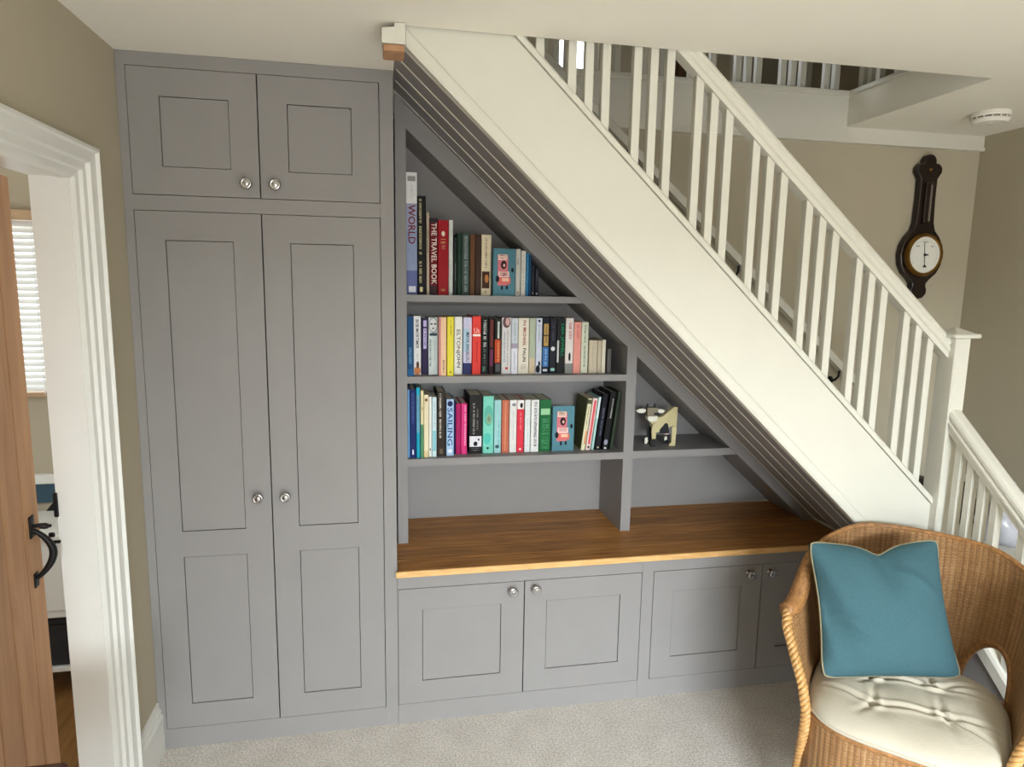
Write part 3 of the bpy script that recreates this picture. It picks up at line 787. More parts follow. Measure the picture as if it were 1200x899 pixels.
# ================================================================== BAROMETER, SMOKE ALARM
bx, bz = 3.108, 1.900
bar = thing('barometer', 'dark banjo barometer with a round white dial on the stairwell wall', 'barometer', (bx, YW, bz), (0, math.radians(-0.4), 0))
half = [(0.0, 0.309), (0.020, 0.303), (0.030, 0.285), (0.030, 0.272), (0.046, 0.270), (0.062, 0.254), (0.062, 0.233), (0.050, 0.216), (0.043, 0.205), (0.042, 0.12), (0.046, 0.02), (0.056, -0.012), (0.082, -0.040), (0.102, -0.075), (0.109, -0.118), (0.102, -0.163), (0.082, -0.198), (0.050, -0.226), (0.036, -0.242), (0.036, -0.256), (0.042, -0.268), (0.040, -0.288), (0.024, -0.305), (0.0, -0.310)]
out = [(a, b) for a, b in half] + [(-a, b) for a, b in half[-2:0:-1]]
o = obj('case', MB().prism(out, -0.034, -0.001), M['mahog'], bar, local=True, bevel=0.006)
m = MB(); m.lathe([(0.092, -0.030), (0.094, -0.045), (0.088, -0.054), (0.079, -0.055), (0.077, -0.046), (0.077, -0.030)], (0, 0, -0.118), 'y', 40)
o = obj('bezel', m, M['brass'], bar, local=True); smooth_by_angle(o, 30)
o = obj('dial', MB().lathe([(0.0775, -0.036), (0.0775, -0.047)], (0, 0, -0.118), 'y', 40), M['dial'], bar, local=True)
m = MB()
for k in range(31):
    a = math.radians(215 - k * 250 / 30)
    r1, r2 = 0.062, 0.066 if k % 5 else 0.069
    c_, s_ = math.cos(a), math.sin(a)
    m.beam((r1 * c_, -0.0473, -0.118 + r1 * s_), (r2 * c_, -0.0473, -0.118 + r2 * s_), (-s_, 0, c_), (0, 1, 0), 0.0009, 0.0004)
obj('scale_marks', m, M['black'], bar, local=True)
m = MB()
for word, ax_, az_, wd_ in (('CHANGE', -0.013, -0.066, 0.026), ('RAIN', -0.044, -0.084, 0.016), ('FAIR', 0.028, -0.084, 0.015)):
    flat_text(m, word, ax_, ax_ + wd_, az_, az_ + 0.006, -0.0474)
obj('dial_lettering', m, M['black'], bar, local=True, fix=False)
m = MB(); a = Vector((-0.10, 0, 1)).normalized(); p = Vector((0, -0.0485, -0.118))
m.beam(p - a * 0.05, p + a * 0.055, (1, 0, 0.1), (0, 1, 0), 0.0026, 0.0008)
m.prism([(-0.006, -0.172), (0.016, -0.172), (0.005, -0.158)], -0.049, -0.048)
m.lathe([(0.006, -0.049), (0.006, -0.052)], (0, 0, -0.118), 'y', 12)
m.box(-0.002, 0.018, -0.0495, -0.0485, -0.121, -0.115)
obj('needle', m, M['black'], bar, local=True)
obj('thermometer_box', MB().box(-0.020, 0.020, -0.046, -0.034, 0.015, 0.19, 0.004), M['mahog'], bar, local=True)
obj('thermometer_tube', MB().box(0.0, 0.010, -0.0475, -0.046, 0.025, 0.18, 0.0005), paint('thermometer_glass', (120, 112, 104), 0.08, 0.02, 10, 0), bar, local=True)
obj('boss', MB().lathe([(0.007, -0.034), (0.006, -0.039), (0.002, -0.041)], (0, 0, 0.243), 'y', 14), M['brass'], bar, local=True)

al = thing('smoke_alarm', 'round white smoke alarm on the ceiling beside the stairwell', 'alarm', (3.055, -0.045, H))
al_b = obj('base', MB().lathe([(0.064, 0.0), (0.066, -0.014), (0.064, -0.018)], (3.055, -0.045, H), 'z', 36), M['plastic'], al)
smooth_by_angle(al_b, 30)
obj('grille', MB().lathe([(0.058, -0.018), (0.058, -0.025)], (3.055, -0.045, H), 'z', 36), M['darkslot'], al)
m = MB()
for k in range(14):
    a = 2 * PI * k / 14
    m.box(3.055 + 0.06 * math.cos(a) - 0.002, 3.055 + 0.06 * math.cos(a) + 0.002, -0.045 + 0.06 * math.sin(a) - 0.002, -0.045 + 0.06 * math.sin(a) + 0.002, H - 0.026, H - 0.017)
obj('grille_ribs', m, M['plastic'], al)
o = obj('cover', MB().lathe([(0.063, -0.025), (0.064, -0.030), (0.056, -0.040), (0.030, -0.043), (0.002, -0.043)], (3.055, -0.045, H), 'z', 36), M['plastic'], al); smooth_by_angle(o, 30)
obj('test_button', MB().lathe([(0.010, -0.043), (0.009, -0.045)], (3.04, -0.06, H), 'z', 16), M['plastic'], al)
# ================================================================== BOOKS
def blocks(mb, rng, xa, xb, za, zb, y):
    """rows of small strokes where the print is too fine to read"""
    z = za
    while z > zb + 0.003:
        l = rng.uniform(0.003, 0.0055)
        if rng.random() < 0.14: z -= l; continue
        mb.add([(xa, y, z), (xb, y, z), (xb, y, z - l * 0.35), (xa, y, z - l * 0.35)], [(0, 1, 2, 3)])
        if rng.random() < 0.6:
            m_ = xa + (xb - xa) * rng.uniform(0.0, 0.6)
            mb.add([(m_, y, z), (m_ + (xb - xa) * 0.3, y, z), (m_ + (xb - xa) * 0.3, y, z - l * 0.8), (m_, y, z - l * 0.8)], [(0, 1, 2, 3)])
        z -= l

SH = {1: 1.580, 2: 1.270, 3: 0.946}
GRP = {1: 'books on the top shelf', 2: 'books on the middle shelf', 3: 'books on the bottom shelf'}
def build_book(row, x0, x1, y, h, rgb, label, design=(), depth=None, rot=0.0, hard=False):
    t = x1 - x0 - 0.0006
    d = depth or (0.16 if row > 1 else 0.18)
    d = min(d, YK - 0.004 - y)
    b = thing('book', label, 'book', (x0 + 0.0003, y, SH[row]), (0, rot, 0), GRP[row])
    co = min(0.0025, t * 0.22)
    bt = min(0.0022, t * 0.18)
    m = MB()
    # spine with rounded edges and the two boards
    m.prism([(0, d), (0, co), (co * 0.35, co * 0.3), (co, 0), (t - co, 0), (t - co * 0.35, co * 0.3), (t, co), (t, d), (t - bt, d), (t - bt, 0.004), (bt, 0.004), (bt, d)], 0, h, 'xy')
    obj('cover', m, colmat(rgb), b, local=True)
    obj('page_block', MB().box(bt, t - bt, 0.0042, d - 0.002, 0.002, h - 0.003), M['page'], b, local=True)
    rng = random.Random(int(x0 * 10000) + row)
    for di, q in enumerate(design):
        k = q[0]; fy = -0.0005 - 0.00018 * di
        if k == 'band':          # colour, z top fraction, z bottom fraction, x fractions
            _, c, a, e = q[:4]; xa, xb = (q[4], q[5]) if len(q) > 4 else (0, 1)
            za, zb = h * (1 - a), h * (1 - e)
            if xb - xa > 0.98: m = MB().prism([(0, co), (0, co - 0.0001), (co * 0.35, co * 0.3 - 0.0003), (co, -0.0003), (t - co, -0.0003), (t - co * 0.35, co * 0.3 - 0.0003), (t, co - 0.0001), (t, co)], zb, za, 'xy')
            else: m = MB().box(t * xa, t * xb, fy, 0.0005, zb, za)
            obj('spine_band', m, colmat(c), b, local=True)
        elif k == 'txt':         # string, colour, z0, z1, x0, x1
            _, s, c, a, e, xa, xb = q
            m = MB(); down_text(m, s, t * xa, t * xb, h * (1 - a), h * (1 - e), fy - 0.0002)
            obj('title', m, colmat(c), b, local=True, fix=False)
        elif k == 'flat':
            _, s, c, a, e, xa, xb = q
            m = MB(); flat_text(m, s, t * xa, t * xb, h * (1 - e), h * (1 - a), fy - 0.0002)
            obj('title', m, colmat(c), b, local=True, fix=False)
        elif k == 'mk':
            _, c, a, e, xa, xb = q
            m = MB(); blocks(m, rng, t * xa, t * xb, h * (1 - a), h * (1 - e), fy - 0.0002)
            obj('lettering', m, colmat(c), b, local=True, fix=False)
        elif k == 'blob':        # colour, cx, cz, rx, rz fractions of width/height
            _, c, cx, cz, rx, rz = q
            pts = [(t * cx + t * rx * math.cos(i * PI / 8), h * (1 - cz) + h * rz * math.sin(i * PI / 8)) for i in range(16)]
            m = MB().prism(pts, fy, 0.0)
            obj('picture', m, colmat(c), b, local=True)
    return b

WHT = (232, 232, 230); CRM = (226, 218, 196); BLK = (26, 26, 30)
FIG = [('band', (206, 128, 136), 0.14, 0.78, 0.20, 0.66), ('band', (238, 214, 200), 0.12, 0.24, 0.22, 0.62), ('mk', (150, 84, 84), 0.13, 0.23, 0.27, 0.57),
       ('blob', (52, 36, 40), 0.47, 0.34, 0.13, 0.09), ('blob', (224, 176, 168), 0.49, 0.35, 0.05, 0.035), ('band', (240, 206, 200), 0.48, 0.60, 0.24, 0.72), ('mk', (150, 84, 84), 0.49, 0.59, 0.30, 0.66),
       ('band', (214, 120, 112), 0.61, 0.74, 0.22, 0.78), ('band', (240, 200, 176), 0.62, 0.69, 0.40, 0.70),
       ('blob', (34, 42, 52), 0.20, 0.64, 0.08, 0.07), ('blob', (34, 42, 52), 0.86, 0.45, 0.06, 0.05), ('band', (34, 42, 52), 0.78, 0.87, 0.36, 0.44), ('band', (34, 42, 52), 0.78, 0.86, 0.58, 0.66)]
BOOKS = [
 (1, .8715, .913, .30, .452, WHT, 'tallest book, white and lavender spine at far left of top shelf', [('band', (166, 168, 190), .25, .47), ('band', (148, 160, 186), .47, .80), ('band', (104, 112, 152), .80, 1.0), ('band', (150, 146, 144), .03, .07, .15, .85), ('mk', (196, 196, 196), .10, .22, .4, .6), ('txt', 'WORLD', (122, 52, 62), .26, .58, .18, .84), ('band', (232, 234, 240), .93, .98, .2, .85)]),
 (1, .914, .946, .30, .368, BLK, 'tall black book with cream lettering beside the tallest white book', [('mk', (226, 214, 170), .03, .88, .18, .5), ('band', (226, 214, 170), .92, .97, .25, .6)]),
 (1, .947, .959, .30, .309, (186, 172, 152), 'slim beige book between the black book and the dark red book', [('mk', (120, 104, 92), .2, .5, .3, .7)]),
 (1, .9596, .990, .30, .288, (112, 26, 34), 'dark red book reading The Travel Book on its spine', [('band', (60, 52, 54), 0, .06), ('txt', 'THE TRAVEL BOOK', (238, 226, 216), .06, .86, .22, .9), ('band', (66, 44, 44), .88, 1.0)]),
 (1, .9906, 1.032, .30, .282, (158, 32, 46), 'bright crimson hardback with small cream emblem near its top', [('blob', (238, 226, 200), .5, .18, .16, .035), ('mk', (214, 170, 120), .25, .32, .28, .72), ('mk', (206, 130, 120), .33, .40, .34, .7), ('mk', (214, 170, 120), .92, .95, .3, .7)]),
 (1, 1.0326, 1.049, .30, .283, (214, 216, 212), 'white thin book right of the crimson hardback', [('mk', (190, 190, 186), .5, .8, .3, .6)]),
 (1, 1.05, 1.065, .30, .22, (38, 48, 44), 'near black slim book, shorter, right of the thin white book', [('band', (110, 116, 110), .45, .75, .5, .65)]),
 (1, 1.0656, 1.082, .30, .234, (42, 66, 54), 'plain dark green book on the top shelf', []),
 (1, 1.0826, 1.114, .30, .237, (72, 88, 82), 'grey green book with pale lettering down its spine', [('mk', (176, 186, 184), .05, .95, .3, .72)]),
 (1, 1.1146, 1.135, .30, .233, (112, 82, 56), 'tan brown hardback right of the grey green lettered book', []),
 (1, 1.1356, 1.158, .30, .234, (74, 56, 46), 'dark brown hardback left of the cream book with painting', []),
 (1, 1.159, 1.198, .30, .232, (224, 212, 184), 'cream book with a brown painting low on its spine', [('band', (74, 46, 30), .60, .88, .08, .84), ('blob', (186, 130, 74), .55, .72, .2, .07), ('mk', (120, 104, 80), .06, .55, .38, .58), ('mk', (150, 130, 96), .92, .97, .3, .6)]),
 (1, 1.2005, 1.289, .27, .18, (88, 130, 142), 'blue book facing out with pink cartoon cover on the top shelf', FIG),
 (1, 1.295, 1.315, .30, .182, (208, 206, 196), 'off-white book just right of the face-out blue book, top shelf', [('mk', (96, 98, 100), .2, .34, .3, .6), ('band', (176, 160, 130), .9, .96, .3, .7)]),
 (1, 1.317, 1.336, .30, .175, (226, 224, 214), 'white book left of the slim blue pair, top shelf', [('mk', (150, 150, 146), .1, .8, .4, .6)]),
 (1, 1.3366, 1.349, .30, .167, (62, 122, 160), 'mid blue slim book near right end of top shelf', [('mk', (120, 170, 196), .1, .7, .35, .65)]),
 (1, 1.3496, 1.358, .30, .166, (44, 92, 124), 'thinnest darker blue book beside the mid blue one, top shelf', []),
 (1, 1.3586, 1.373, .30, .121, (48, 48, 54), 'small charcoal book second from the right on top shelf', [('band', (150, 150, 156), .88, .93, .3, .7)]),
 (1, 1.3736, 1.390, .30, .111, (38, 38, 48), 'small navy black book at the right end of top shelf', [('mk', (110, 110, 126), .1, .7, .4, .65), ('band', (170, 170, 176), .88, .95, .25, .75)]),

 (2, .8715, .895, .258, .229, (36, 84, 124), 'mid blue book at far left of the middle shelf', [('mk', (120, 170, 196), .52, .80, .25, .7), ('band', (52, 106, 148), .88, 1)]),
 (2, .897, .926, .30, .228, WHT, 'white book with bold black title and orange foot', [('txt', 'BOB MORTIMER', (28, 28, 30), .06, .55, .30, .70), ('mk', (186, 182, 176), .58, .75, .45, .6), ('blob', (196, 128, 84), .5, .93, .46, .07), ('blob', (96, 72, 52), .55, .83, .2, .06)]),
 (2, .928, .953, .30, .22, (58, 50, 82), 'dark purple book with lilac title blocks, middle shelf', [('band', (190, 180, 216), .04, .15, .28, .78), ('band', (196, 186, 222), .18, .54, .28, .78), ('mk', (70, 58, 96), .2, .5, .4, .66)]),
 (2, .954, .991, .30, .223, (214, 222, 220), 'pale grey book with a printed face at its spine top', [('blob', (146, 148, 150), .52, .13, .46, .14), ('blob', (222, 222, 220), .52, .13, .40, .115), ('band', (60, 62, 66), .10, .125, .2, .45), ('band', (60, 62, 66), .10, .125, .6, .85), ('blob', (88, 90, 94), .5, .19, .1, .015), ('band', (70, 82, 92), .27, .32, .14, .9), ('mk', (52, 76, 84), .38, .85, .12, .3), ('mk', (180, 190, 190), .4, .8, .6, .72)]),
 (2, .9916, 1.021, .261, .226, (232, 200, 166), 'peach cream book with pinkish left edge, middle shelf', [('band', (206, 142, 142), 0, 1, .0, .26), ('mk', (120, 84, 50), .73, .95, .5, .76)]),
 (2, 1.023, 1.049, .258, .228, (224, 212, 82), 'lemon yellow book, only one of its colour', [('mk', (110, 108, 40), .04, .32, .5, .64), ('mk', (120, 110, 46), .92, .97, .35, .65)]),
 (2, 1.055, 1.087, .30, .226, (236, 236, 232), 'white book with large black spaced capitals right of yellow book', [('txt', 'ELTON', (118, 104, 88), .22, .60, .30, .76), ('txt', 'JOHN', (16, 16, 18), .60, .88, .22, .76)]),
 (2, 1.09, 1.124, .30, .224, (206, 204, 226), 'lavender book fading to dark blue foot, left of red book', [('band', (176, 200, 216), .2, .6), ('band', (222, 202, 212), .1, .8, .72, 1), ('band', (62, 66, 108), .8, 1.0), ('txt', 'MAYA ANGELOU', (70, 74, 104), .26, .78, .34, .74)]),
 (2, 1.126, 1.161, .30, .229, (212, 74, 66), 'tomato red book with white stripe under its short title', [('flat', 'Us', (242, 206, 196), .20, .285, .2, .82), ('band', (244, 232, 224), .305, .345, .05, .95), ('mk', (160, 44, 40), .42, .8, .44, .6)]),
 (2, 1.1616, 1.191, .30, .222, (24, 26, 28), 'black book with white block title right of the red book', [('mk', (226, 230, 226), .04, .52, .3, .72), ('mk', (120, 136, 128), .55, .82, .34, .62), ('band', (96, 120, 108), .86, .95, .2, .6)]),
 (2, 1.1916, 1.214, .30, .222, (42, 20, 24), 'blackish burgundy book with plum lower half', [('band', (116, 60, 56), .03, .52, .3, .8), ('band', (120, 64, 96), .56, .86, .3, .8)]),
 (2, 1.2146, 1.242, .30, .222, (34, 36, 34), 'dark book with an orange lower panel, middle shelf', [('band', (206, 214, 204), .06, .36, .45, .72), ('band', (190, 86, 52), .38, .80, .04, .9), ('mk', (236, 180, 130), .42, .78, .45, .75), ('band', (96, 98, 100), .82, .96, .2, .9)]),
 (2, 1.244, 1.282, .30, .224, (216, 214, 212), 'greyish white book with dark portrait at the top, middle shelf', [('blob', (112, 88, 88), .5, .08, .42, .10), ('blob', (206, 172, 168), .6, .07, .22, .07), ('mk', (120, 130, 160), .24, .80, .22, .36), ('mk', (150, 146, 146), .22, .85, .56, .7), ('band', (190, 90, 90), .88, .92, .4, .7)]),
 (2, 1.2826, 1.31, .30, .222, (200, 208, 212), 'pale blue grey book with white lower half', [('band', (168, 160, 176), .45, .54), ('band', (230, 230, 236), .54, 1), ('mk', (140, 146, 156), .08, .42, .4, .62), ('mk', (140, 140, 160), .6, .92, .42, .6)]),
 (2, 1.311, 1.355, .30, .223, (228, 222, 206), 'widest cream book with red and black name on the middle shelf', [('txt', 'the', (150, 40, 44), .03, .14, .45, .75), ('txt', 'MICHAEL', (150, 34, 40), .17, .50, .44, .72), ('txt', 'PALIN', (40, 30, 34), .54, .78, .44, .72), ('mk', (176, 172, 158), .82, .95, .25, .75)]),
 (2, 1.356, 1.382, .30, .223, (176, 184, 164), 'sage green paperback right of the widest cream book', [('mk', (210, 216, 196), .06, .5, .4, .62), ('band', (204, 190, 164), .72, 1)]),
 (2, 1.383, 1.409, .30, .223, (206, 212, 222), 'pale blue white book with black figure at its foot', [('mk', (90, 92, 108), .12, .42, .4, .6), ('blob', (30, 30, 34), .5, .05, .2, .025), ('blob', (20, 20, 24), .4, .92, .36, .07), ('blob', (20, 20, 24), .6, .82, .16, .05)]),
 (2, 1.41, 1.438, .30, .223, (30, 34, 48), 'navy book with tan middle blocks and blue lower half', [('band', (176, 146, 92), .10, .30, .2, .9), ('band', (176, 146, 92), .32, .50, .2, .9), ('mk', (90, 72, 44), .13, .48, .45, .68), ('band', (70, 116, 164), .52, .88, .05, .95), ('mk', (186, 208, 226), .56, .86, .4, .66), ('band', (220, 224, 230), .92, .96, .15, .8)]),
 (2, 1.44, 1.469, .30, .223, (44, 44, 52), 'dark grey blue book with small white bird shape', [('mk', (96, 98, 110), .08, .42, .35, .65), ('blob', (220, 222, 226), .5, .55, .3, .04), ('blob', (150, 196, 180), .5, .93, .34, .03)]),
 (2, 1.47, 1.505, .30, .223, (34, 36, 36), 'black book with bright green title, middle shelf', [('txt', 'LISA JEWELL', (34, 150, 104), .10, .70, .42, .84), ('band', (196, 200, 196), .40, .80, .04, .26)]),
 (2, 1.506, 1.54, .30, .224, (228, 222, 216), 'white book with red title and lone black figure', [('mk', (196, 96, 92), .06, .38, .4, .76), ('blob', (22, 22, 24), .55, .70, .14, .08), ('band', (140, 140, 136), .82, 1)]),
 (2, 1.541, 1.572, .30, .208, (226, 160, 148), 'salmon pink book near right end of middle shelf', [('mk', (200, 110, 108), .06, .34, .4, .66)]),
 (2, 1.573, 1.603, .30, .208, (214, 216, 196), 'pale green white book right of the salmon pink one', [('mk', (84, 128, 92), .06, .9, .36, .64)]),
 (2, 1.607, 1.642, .30, .134, (204, 194, 172), 'short thick beige book, leftmost of the small ones on middle shelf', [('mk', (180, 170, 150), .2, .8, .4, .6)]),
 (2, 1.643, 1.661, .30, .133, (196, 186, 164), 'short thin beige book in the middle of the small beige books', []),
 (2, 1.662, 1.679, .30, .136, (222, 216, 196), 'short thin cream book, palest of the small books', []),
 (2, 1.686, 1.704, .30, .099, (112, 108, 106), 'smallest grey book at right end of the middle shelf', []),

 (3, .8715, .880, .267, .27, (110, 150, 190), 'pale blue sliver of a book at far left of bottom shelf', []),
 (3, .8806, .904, .265, .271, (34, 52, 104), 'navy blue tall book with white mark at foot, bottom shelf', [('mk', (96, 116, 170), .05, .5, .3, .66), ('band', (228, 232, 240), .88, .95, .35, .6)]),
 (3, .9046, .919, .262, .279, (112, 164, 186), 'tallest bottom shelf book, sky blue over turquoise', [('band', (40, 168, 190), 0, .10), ('band', (28, 150, 172), .64, 1), ('mk', (60, 104, 130), .14, .5, .4, .62)]),
 (3, .921, .933, .26, .267, (226, 216, 176), 'cream slim book with green lower half, bottom shelf', [('band', (92, 140, 108), .50, 1), ('mk', (120, 104, 70), .24, .3, .3, .8)]),
 (3, .934, .953, .267, .249, (232, 222, 192), 'plain cream book, bottom shelf, right of the half-green slim book', [('blob', (130, 96, 66), .5, .08, .3, .025), ('band', (220, 200, 160), .9, 1)]),
 (3, .954, .965, .272, .241, (238, 238, 232), 'thinnest white book between cream and ice blue books', [('band', (70, 60, 50), .86, .89, .3, .7)]),
 (3, .966, .984, .27, .239, (208, 226, 230), 'ice blue white book left of dark brown book', [('band', (150, 198, 206), .56, .9, .1, .9), ('mk', (130, 140, 170), .06, .5, .5, .7)]),
 (3, .986, 1.019, .273, .26, (56, 48, 42), 'dark brown hardback with bright white title, bottom shelf', [('mk', (234, 230, 214), .03, .72, .26, .5), ('band', (92, 82, 70), .04, .72, .62, .66), ('band', (110, 98, 84), .88, .96, .3, .7)]),
 (3, 1.023, 1.053, .281, .228, (176, 200, 226), 'light blue book with the word Sailing on its spine', [('blob', (38, 54, 92), .5, .08, .36, .05), ('txt', 'SAILING', (58, 92, 142), .15, .82, .14, .82), ('blob', (232, 238, 246), .5, .92, .3, .035)]),
 (3, 1.056, 1.062, .30, .217, (40, 46, 92), 'very thin navy book right of the light blue book', []),
 (3, 1.063, 1.083, .30, .207, (172, 44, 104), 'deep magenta book, left of the two pink ones', []),
 (3, 1.084, 1.108, .30, .206, (208, 66, 128), 'hot pink book with white lettering, right of the two pink ones', [('mk', (248, 220, 232), .04, .86, .56, .8)]),
 (3, 1.116, 1.169, .30, .24, (40, 38, 38), 'thick black book with white bird picture low on spine', [('mk', (180, 178, 172), .14, .68, .28, .44), ('mk', (140, 136, 130), .24, .60, .58, .7), ('band', (226, 226, 230), .70, .88, .04, .96), ('blob', (26, 26, 28), .5, .83, .16, .04), ('blob', (26, 26, 28), .74, .76, .07, .02), ('mk', (120, 120, 120), .9, .97, .2, .8)]),
 (3, 1.172, 1.216, .30, .234, (132, 206, 188), 'wide mint green book with swirling darker pattern', [('blob', (104, 176, 160), .52, .34, .42, .18), ('blob', (140, 176, 146), .56, .40, .26, .09), ('blob', (118, 140, 116), .56, .40, .14, .05), ('blob', (96, 190, 178), .4, .74, .34, .10), ('blob', (30, 60, 60), .46, .91, .11, .02)]),
 (3, 1.218, 1.247, .30, .218, (164, 206, 206), 'pale teal book right of the wide mint book', [('mk', (104, 150, 156), .4, .85, .55, .74), ('blob', (70, 110, 116), .45, .88, .3, .035)]),
 (3, 1.249, 1.279, .30, .217, (186, 112, 90), 'copper brown book, bottom shelf', [('band', (206, 140, 112), .04, .96, .4, .6)]),
 (3, 1.281, 1.311, .30, .217, (228, 226, 222), 'white book with small grey emblem left of white and red book', [('blob', (130, 134, 144), .6, .09, .28, .03), ('mk', (190, 196, 204), .2, .8, .45, .6)]),
 (3, 1.312, 1.341, .30, .216, (206, 62, 78), 'raspberry red book with white top section, bottom shelf', [('band', (236, 234, 232), 0, .17), ('blob', (30, 24, 28), .6, .10, .2, .05), ('mk', (236, 170, 176), .24, .6, .4, .62), ('blob', (240, 220, 220), .5, .94, .18, .02)]),
 (3, 1.344, 1.368, .30, .217, (226, 230, 230), 'thin white book left of the black lettered white one', [('mk', (170, 190, 196), .3, .9, .45, .62)]),
 (3, 1.370, 1.404, .30, .216, (230, 230, 228), 'white book with bold dark capitals left of green book', [('mk', (70, 70, 74), .04, .92, .36, .76)]),
 (3, 1.406, 1.454, .30, .216, (44, 110, 70), 'wide leaf green book with pale label near the top', [('band', (156, 200, 160), .17, .29, .10, .9), ('mk', (88, 156, 110), .36, .95, .2, .85)]),
 (3, 1.460, 1.554, .297, .189, (92, 134, 146), 'blue book facing out with pink cartoon cover on the bottom shelf', FIG),
]
for row, x0, x1, y, h, rgb, label, des in BOOKS:
    dp = 0.022 if 'facing out' in label else None
    if row == 1 and x0 > 1.29: dp = 0.13
    build_book(row, x0, x1, y, h, rgb, label, des, dp)
# six paperbacks leaning against the divider
for x0, x1, hgt, rgb, label, des, y in (
    (1.585, 1.603, .220, (226, 222, 190), 'leaning cream book with olive cover, leftmost of the tilted books', [('band', (92, 96, 70), .02, .1), ('mk', (120, 116, 90), .14, .6, .3, .6), ('band', (214, 150, 112), .62, .88, .5, .85)], .30),
    (1.606, 1.627, .221, (232, 214, 206), 'leaning white book with red stripe, second of the tilted books', [('band', (206, 96, 104), .04, .88, .28, .76), ('band', (60, 50, 50), .92, .96, .3, .7)], .30),
    (1.630, 1.641, .225, (176, 210, 204), 'leaning thin mint book in the tilted group', [('band', (220, 236, 236), 0, .4)], .30),
    (1.645, 1.668, .240, (28, 30, 38), 'leaning black book with grey blue title, left of the two black', [('mk', (130, 136, 160), .25, .75, .4, .66), ('blob', (200, 190, 160), .5, .95, .16, .015)], .295),
    (1.674, 1.700, .250, (24, 25, 27), 'leaning black book with white title, right of the two black', [('mk', (226, 226, 220), .12, .45, .5, .72), ('blob', (150, 152, 168), .45, .86, .3, .05), ('blob', (226, 226, 226), .5, .96, .2, .015)], .29),
    (1.706, 1.718, .250, (62, 72, 60), 'leaning dark olive book touching the divider', [], .285)):
    a = math.atan2(0.026, 0.215)
    b = build_book(3, x0, x1, y, hgt, rgb, label, des, 0.15, a)
    if 'olive cover' in label:
        obj('front_cover_print', MB().box(-0.0004, 0.0, 0.004, 0.148, 0.002, hgt - 0.002), colmat((104, 108, 76)), b, local=True)
# ================================================================== WOODEN COW
cw = thing('toy_cow', 'cream wooden jointed cow figurine with black belly patch on the small shelf', 'figurine', (1.930, 0.330, 0.949))
def cp_(pts): return [((x - 420) / 3320, (752 - z) / 3320) for x, z in pts]
CRE = paint('cow_cream_paint', (206, 194, 146), 0.5, 0.05, 50, 0.05)
COWW = paint('cow_white_paint', (232, 228, 212), 0.5, 0.03, 50, 0)
COWB = paint('cow_black_paint', (20, 22, 22), 0.45, 0.05, 50, 0)
COWT = paint('cow_taupe_paint', (132, 122, 100), 0.6, 0.15, 120, 0.1)
o = obj('body', MB().prism(cp_([(312, 390), (395, 305), (430, 335), (490, 322), (560, 262), (650, 196), (712, 194), (706, 470), (600, 478), (585, 555), (520, 560), (440, 556), (398, 556), (330, 470)]), -0.014, 0.014), CRE, cw, local=True, bevel=0.002)
o = obj('belly_patch', MB().prism(cp_([(548, 418), (572, 440), (592, 540), (596, 570), (520, 575), (445, 562), (452, 510), (490, 470), (520, 430)]), -0.0152, 0.0152), COWB, cw, local=True)
for nm, pts, y0, y1, mt in (('leg', [(325, 440), (345, 418), (372, 418), (392, 445), (384, 640), (330, 640), (316, 540)], -0.024, -0.0155, CRE),
                            ('leg', [(624, 480), (645, 462), (680, 466), (694, 490), (684, 750), (600, 750), (588, 728), (622, 700)], -0.024, -0.0155, CRE),
                            ('leg', [(300, 440), (360, 430), (372, 660), (350, 742), (262, 742), (258, 690), (305, 640)], 0.0155, 0.024, COWB),
                            ('leg', [(560, 470), (640, 470), (640, 745), (560, 745), (560, 690), (590, 640)], 0.0155, 0.024, COWB)):
    o = obj(nm, MB().prism(cp_(pts), y0, y1), mt, cw, local=True, bevel=0.0015)
obj('leg_hoof', MB().prism(cp_([(330, 640), (384, 640), (380, 752), (318, 752)]), -0.024, -0.0155), COWB, cw, local=True)
obj('hoof', MB().prism(cp_([(268, 650), (310, 640), (320, 700), (296, 742), (270, 735)]), 0.012, 0.0154), COWW, cw, local=True)
obj('hoof', MB().prism(cp_([(568, 650), (600, 630), (612, 680), (570, 700)]), 0.012, 0.0154), COWW, cw, local=True)
obj('udder', MB().prism(cp_([(528, 572), (560, 562), (606, 566), (596, 594), (535, 592)]), -0.008, 0.008), paint('cow_udder', (226, 196, 186), 0.5, 0.02, 40, 0), cw, local=True)
hd_ = MB(); hd_.prism(cp_([(218, 178), (380, 178), (372, 300), (222, 300)]), -0.040, -0.012)
h_ = obj('head', hd_, COWT, cw, local=True, bevel=0.003)
obj('muzzle', MB().prism(cp_([(220, 300), (374, 298), (366, 372), (262, 384), (226, 350)]), -0.043, -0.012), COWW, h_, local=True, bevel=0.003)
obj('eye_patch', MB().prism(cp_([(312, 256), (372, 250), (372, 288), (318, 288)]), -0.0408, -0.039), COWB, h_, local=True)
for s, pts in ((0, [(62, 222), (110, 200), (170, 196), (210, 215), (208, 240), (160, 262), (100, 254)]), (1, [(388, 215), (430, 205), (480, 222), (497, 236), (470, 260), (420, 270), (388, 250)])):
    obj('ear', MB().prism(cp_(pts), -0.030, -0.022), COWW, h_, local=True, bevel=0.0015)
for xh in (236, 340):
    obj('horn', MB().prism(cp_([(xh - 14, 178), (xh - 4, 128), (xh + 4, 128), (xh + 16, 178)]), -0.03, -0.022), COWB, h_, local=True)
neck = MB(); neck.tube([((300 - 420) / 3320, -0.016, (752 - 290) / 3320), ((390 - 420) / 3320, 0.0, (752 - 380) / 3320)], 0.011, 8)
obj('neck', neck, CRE, cw, local=True)

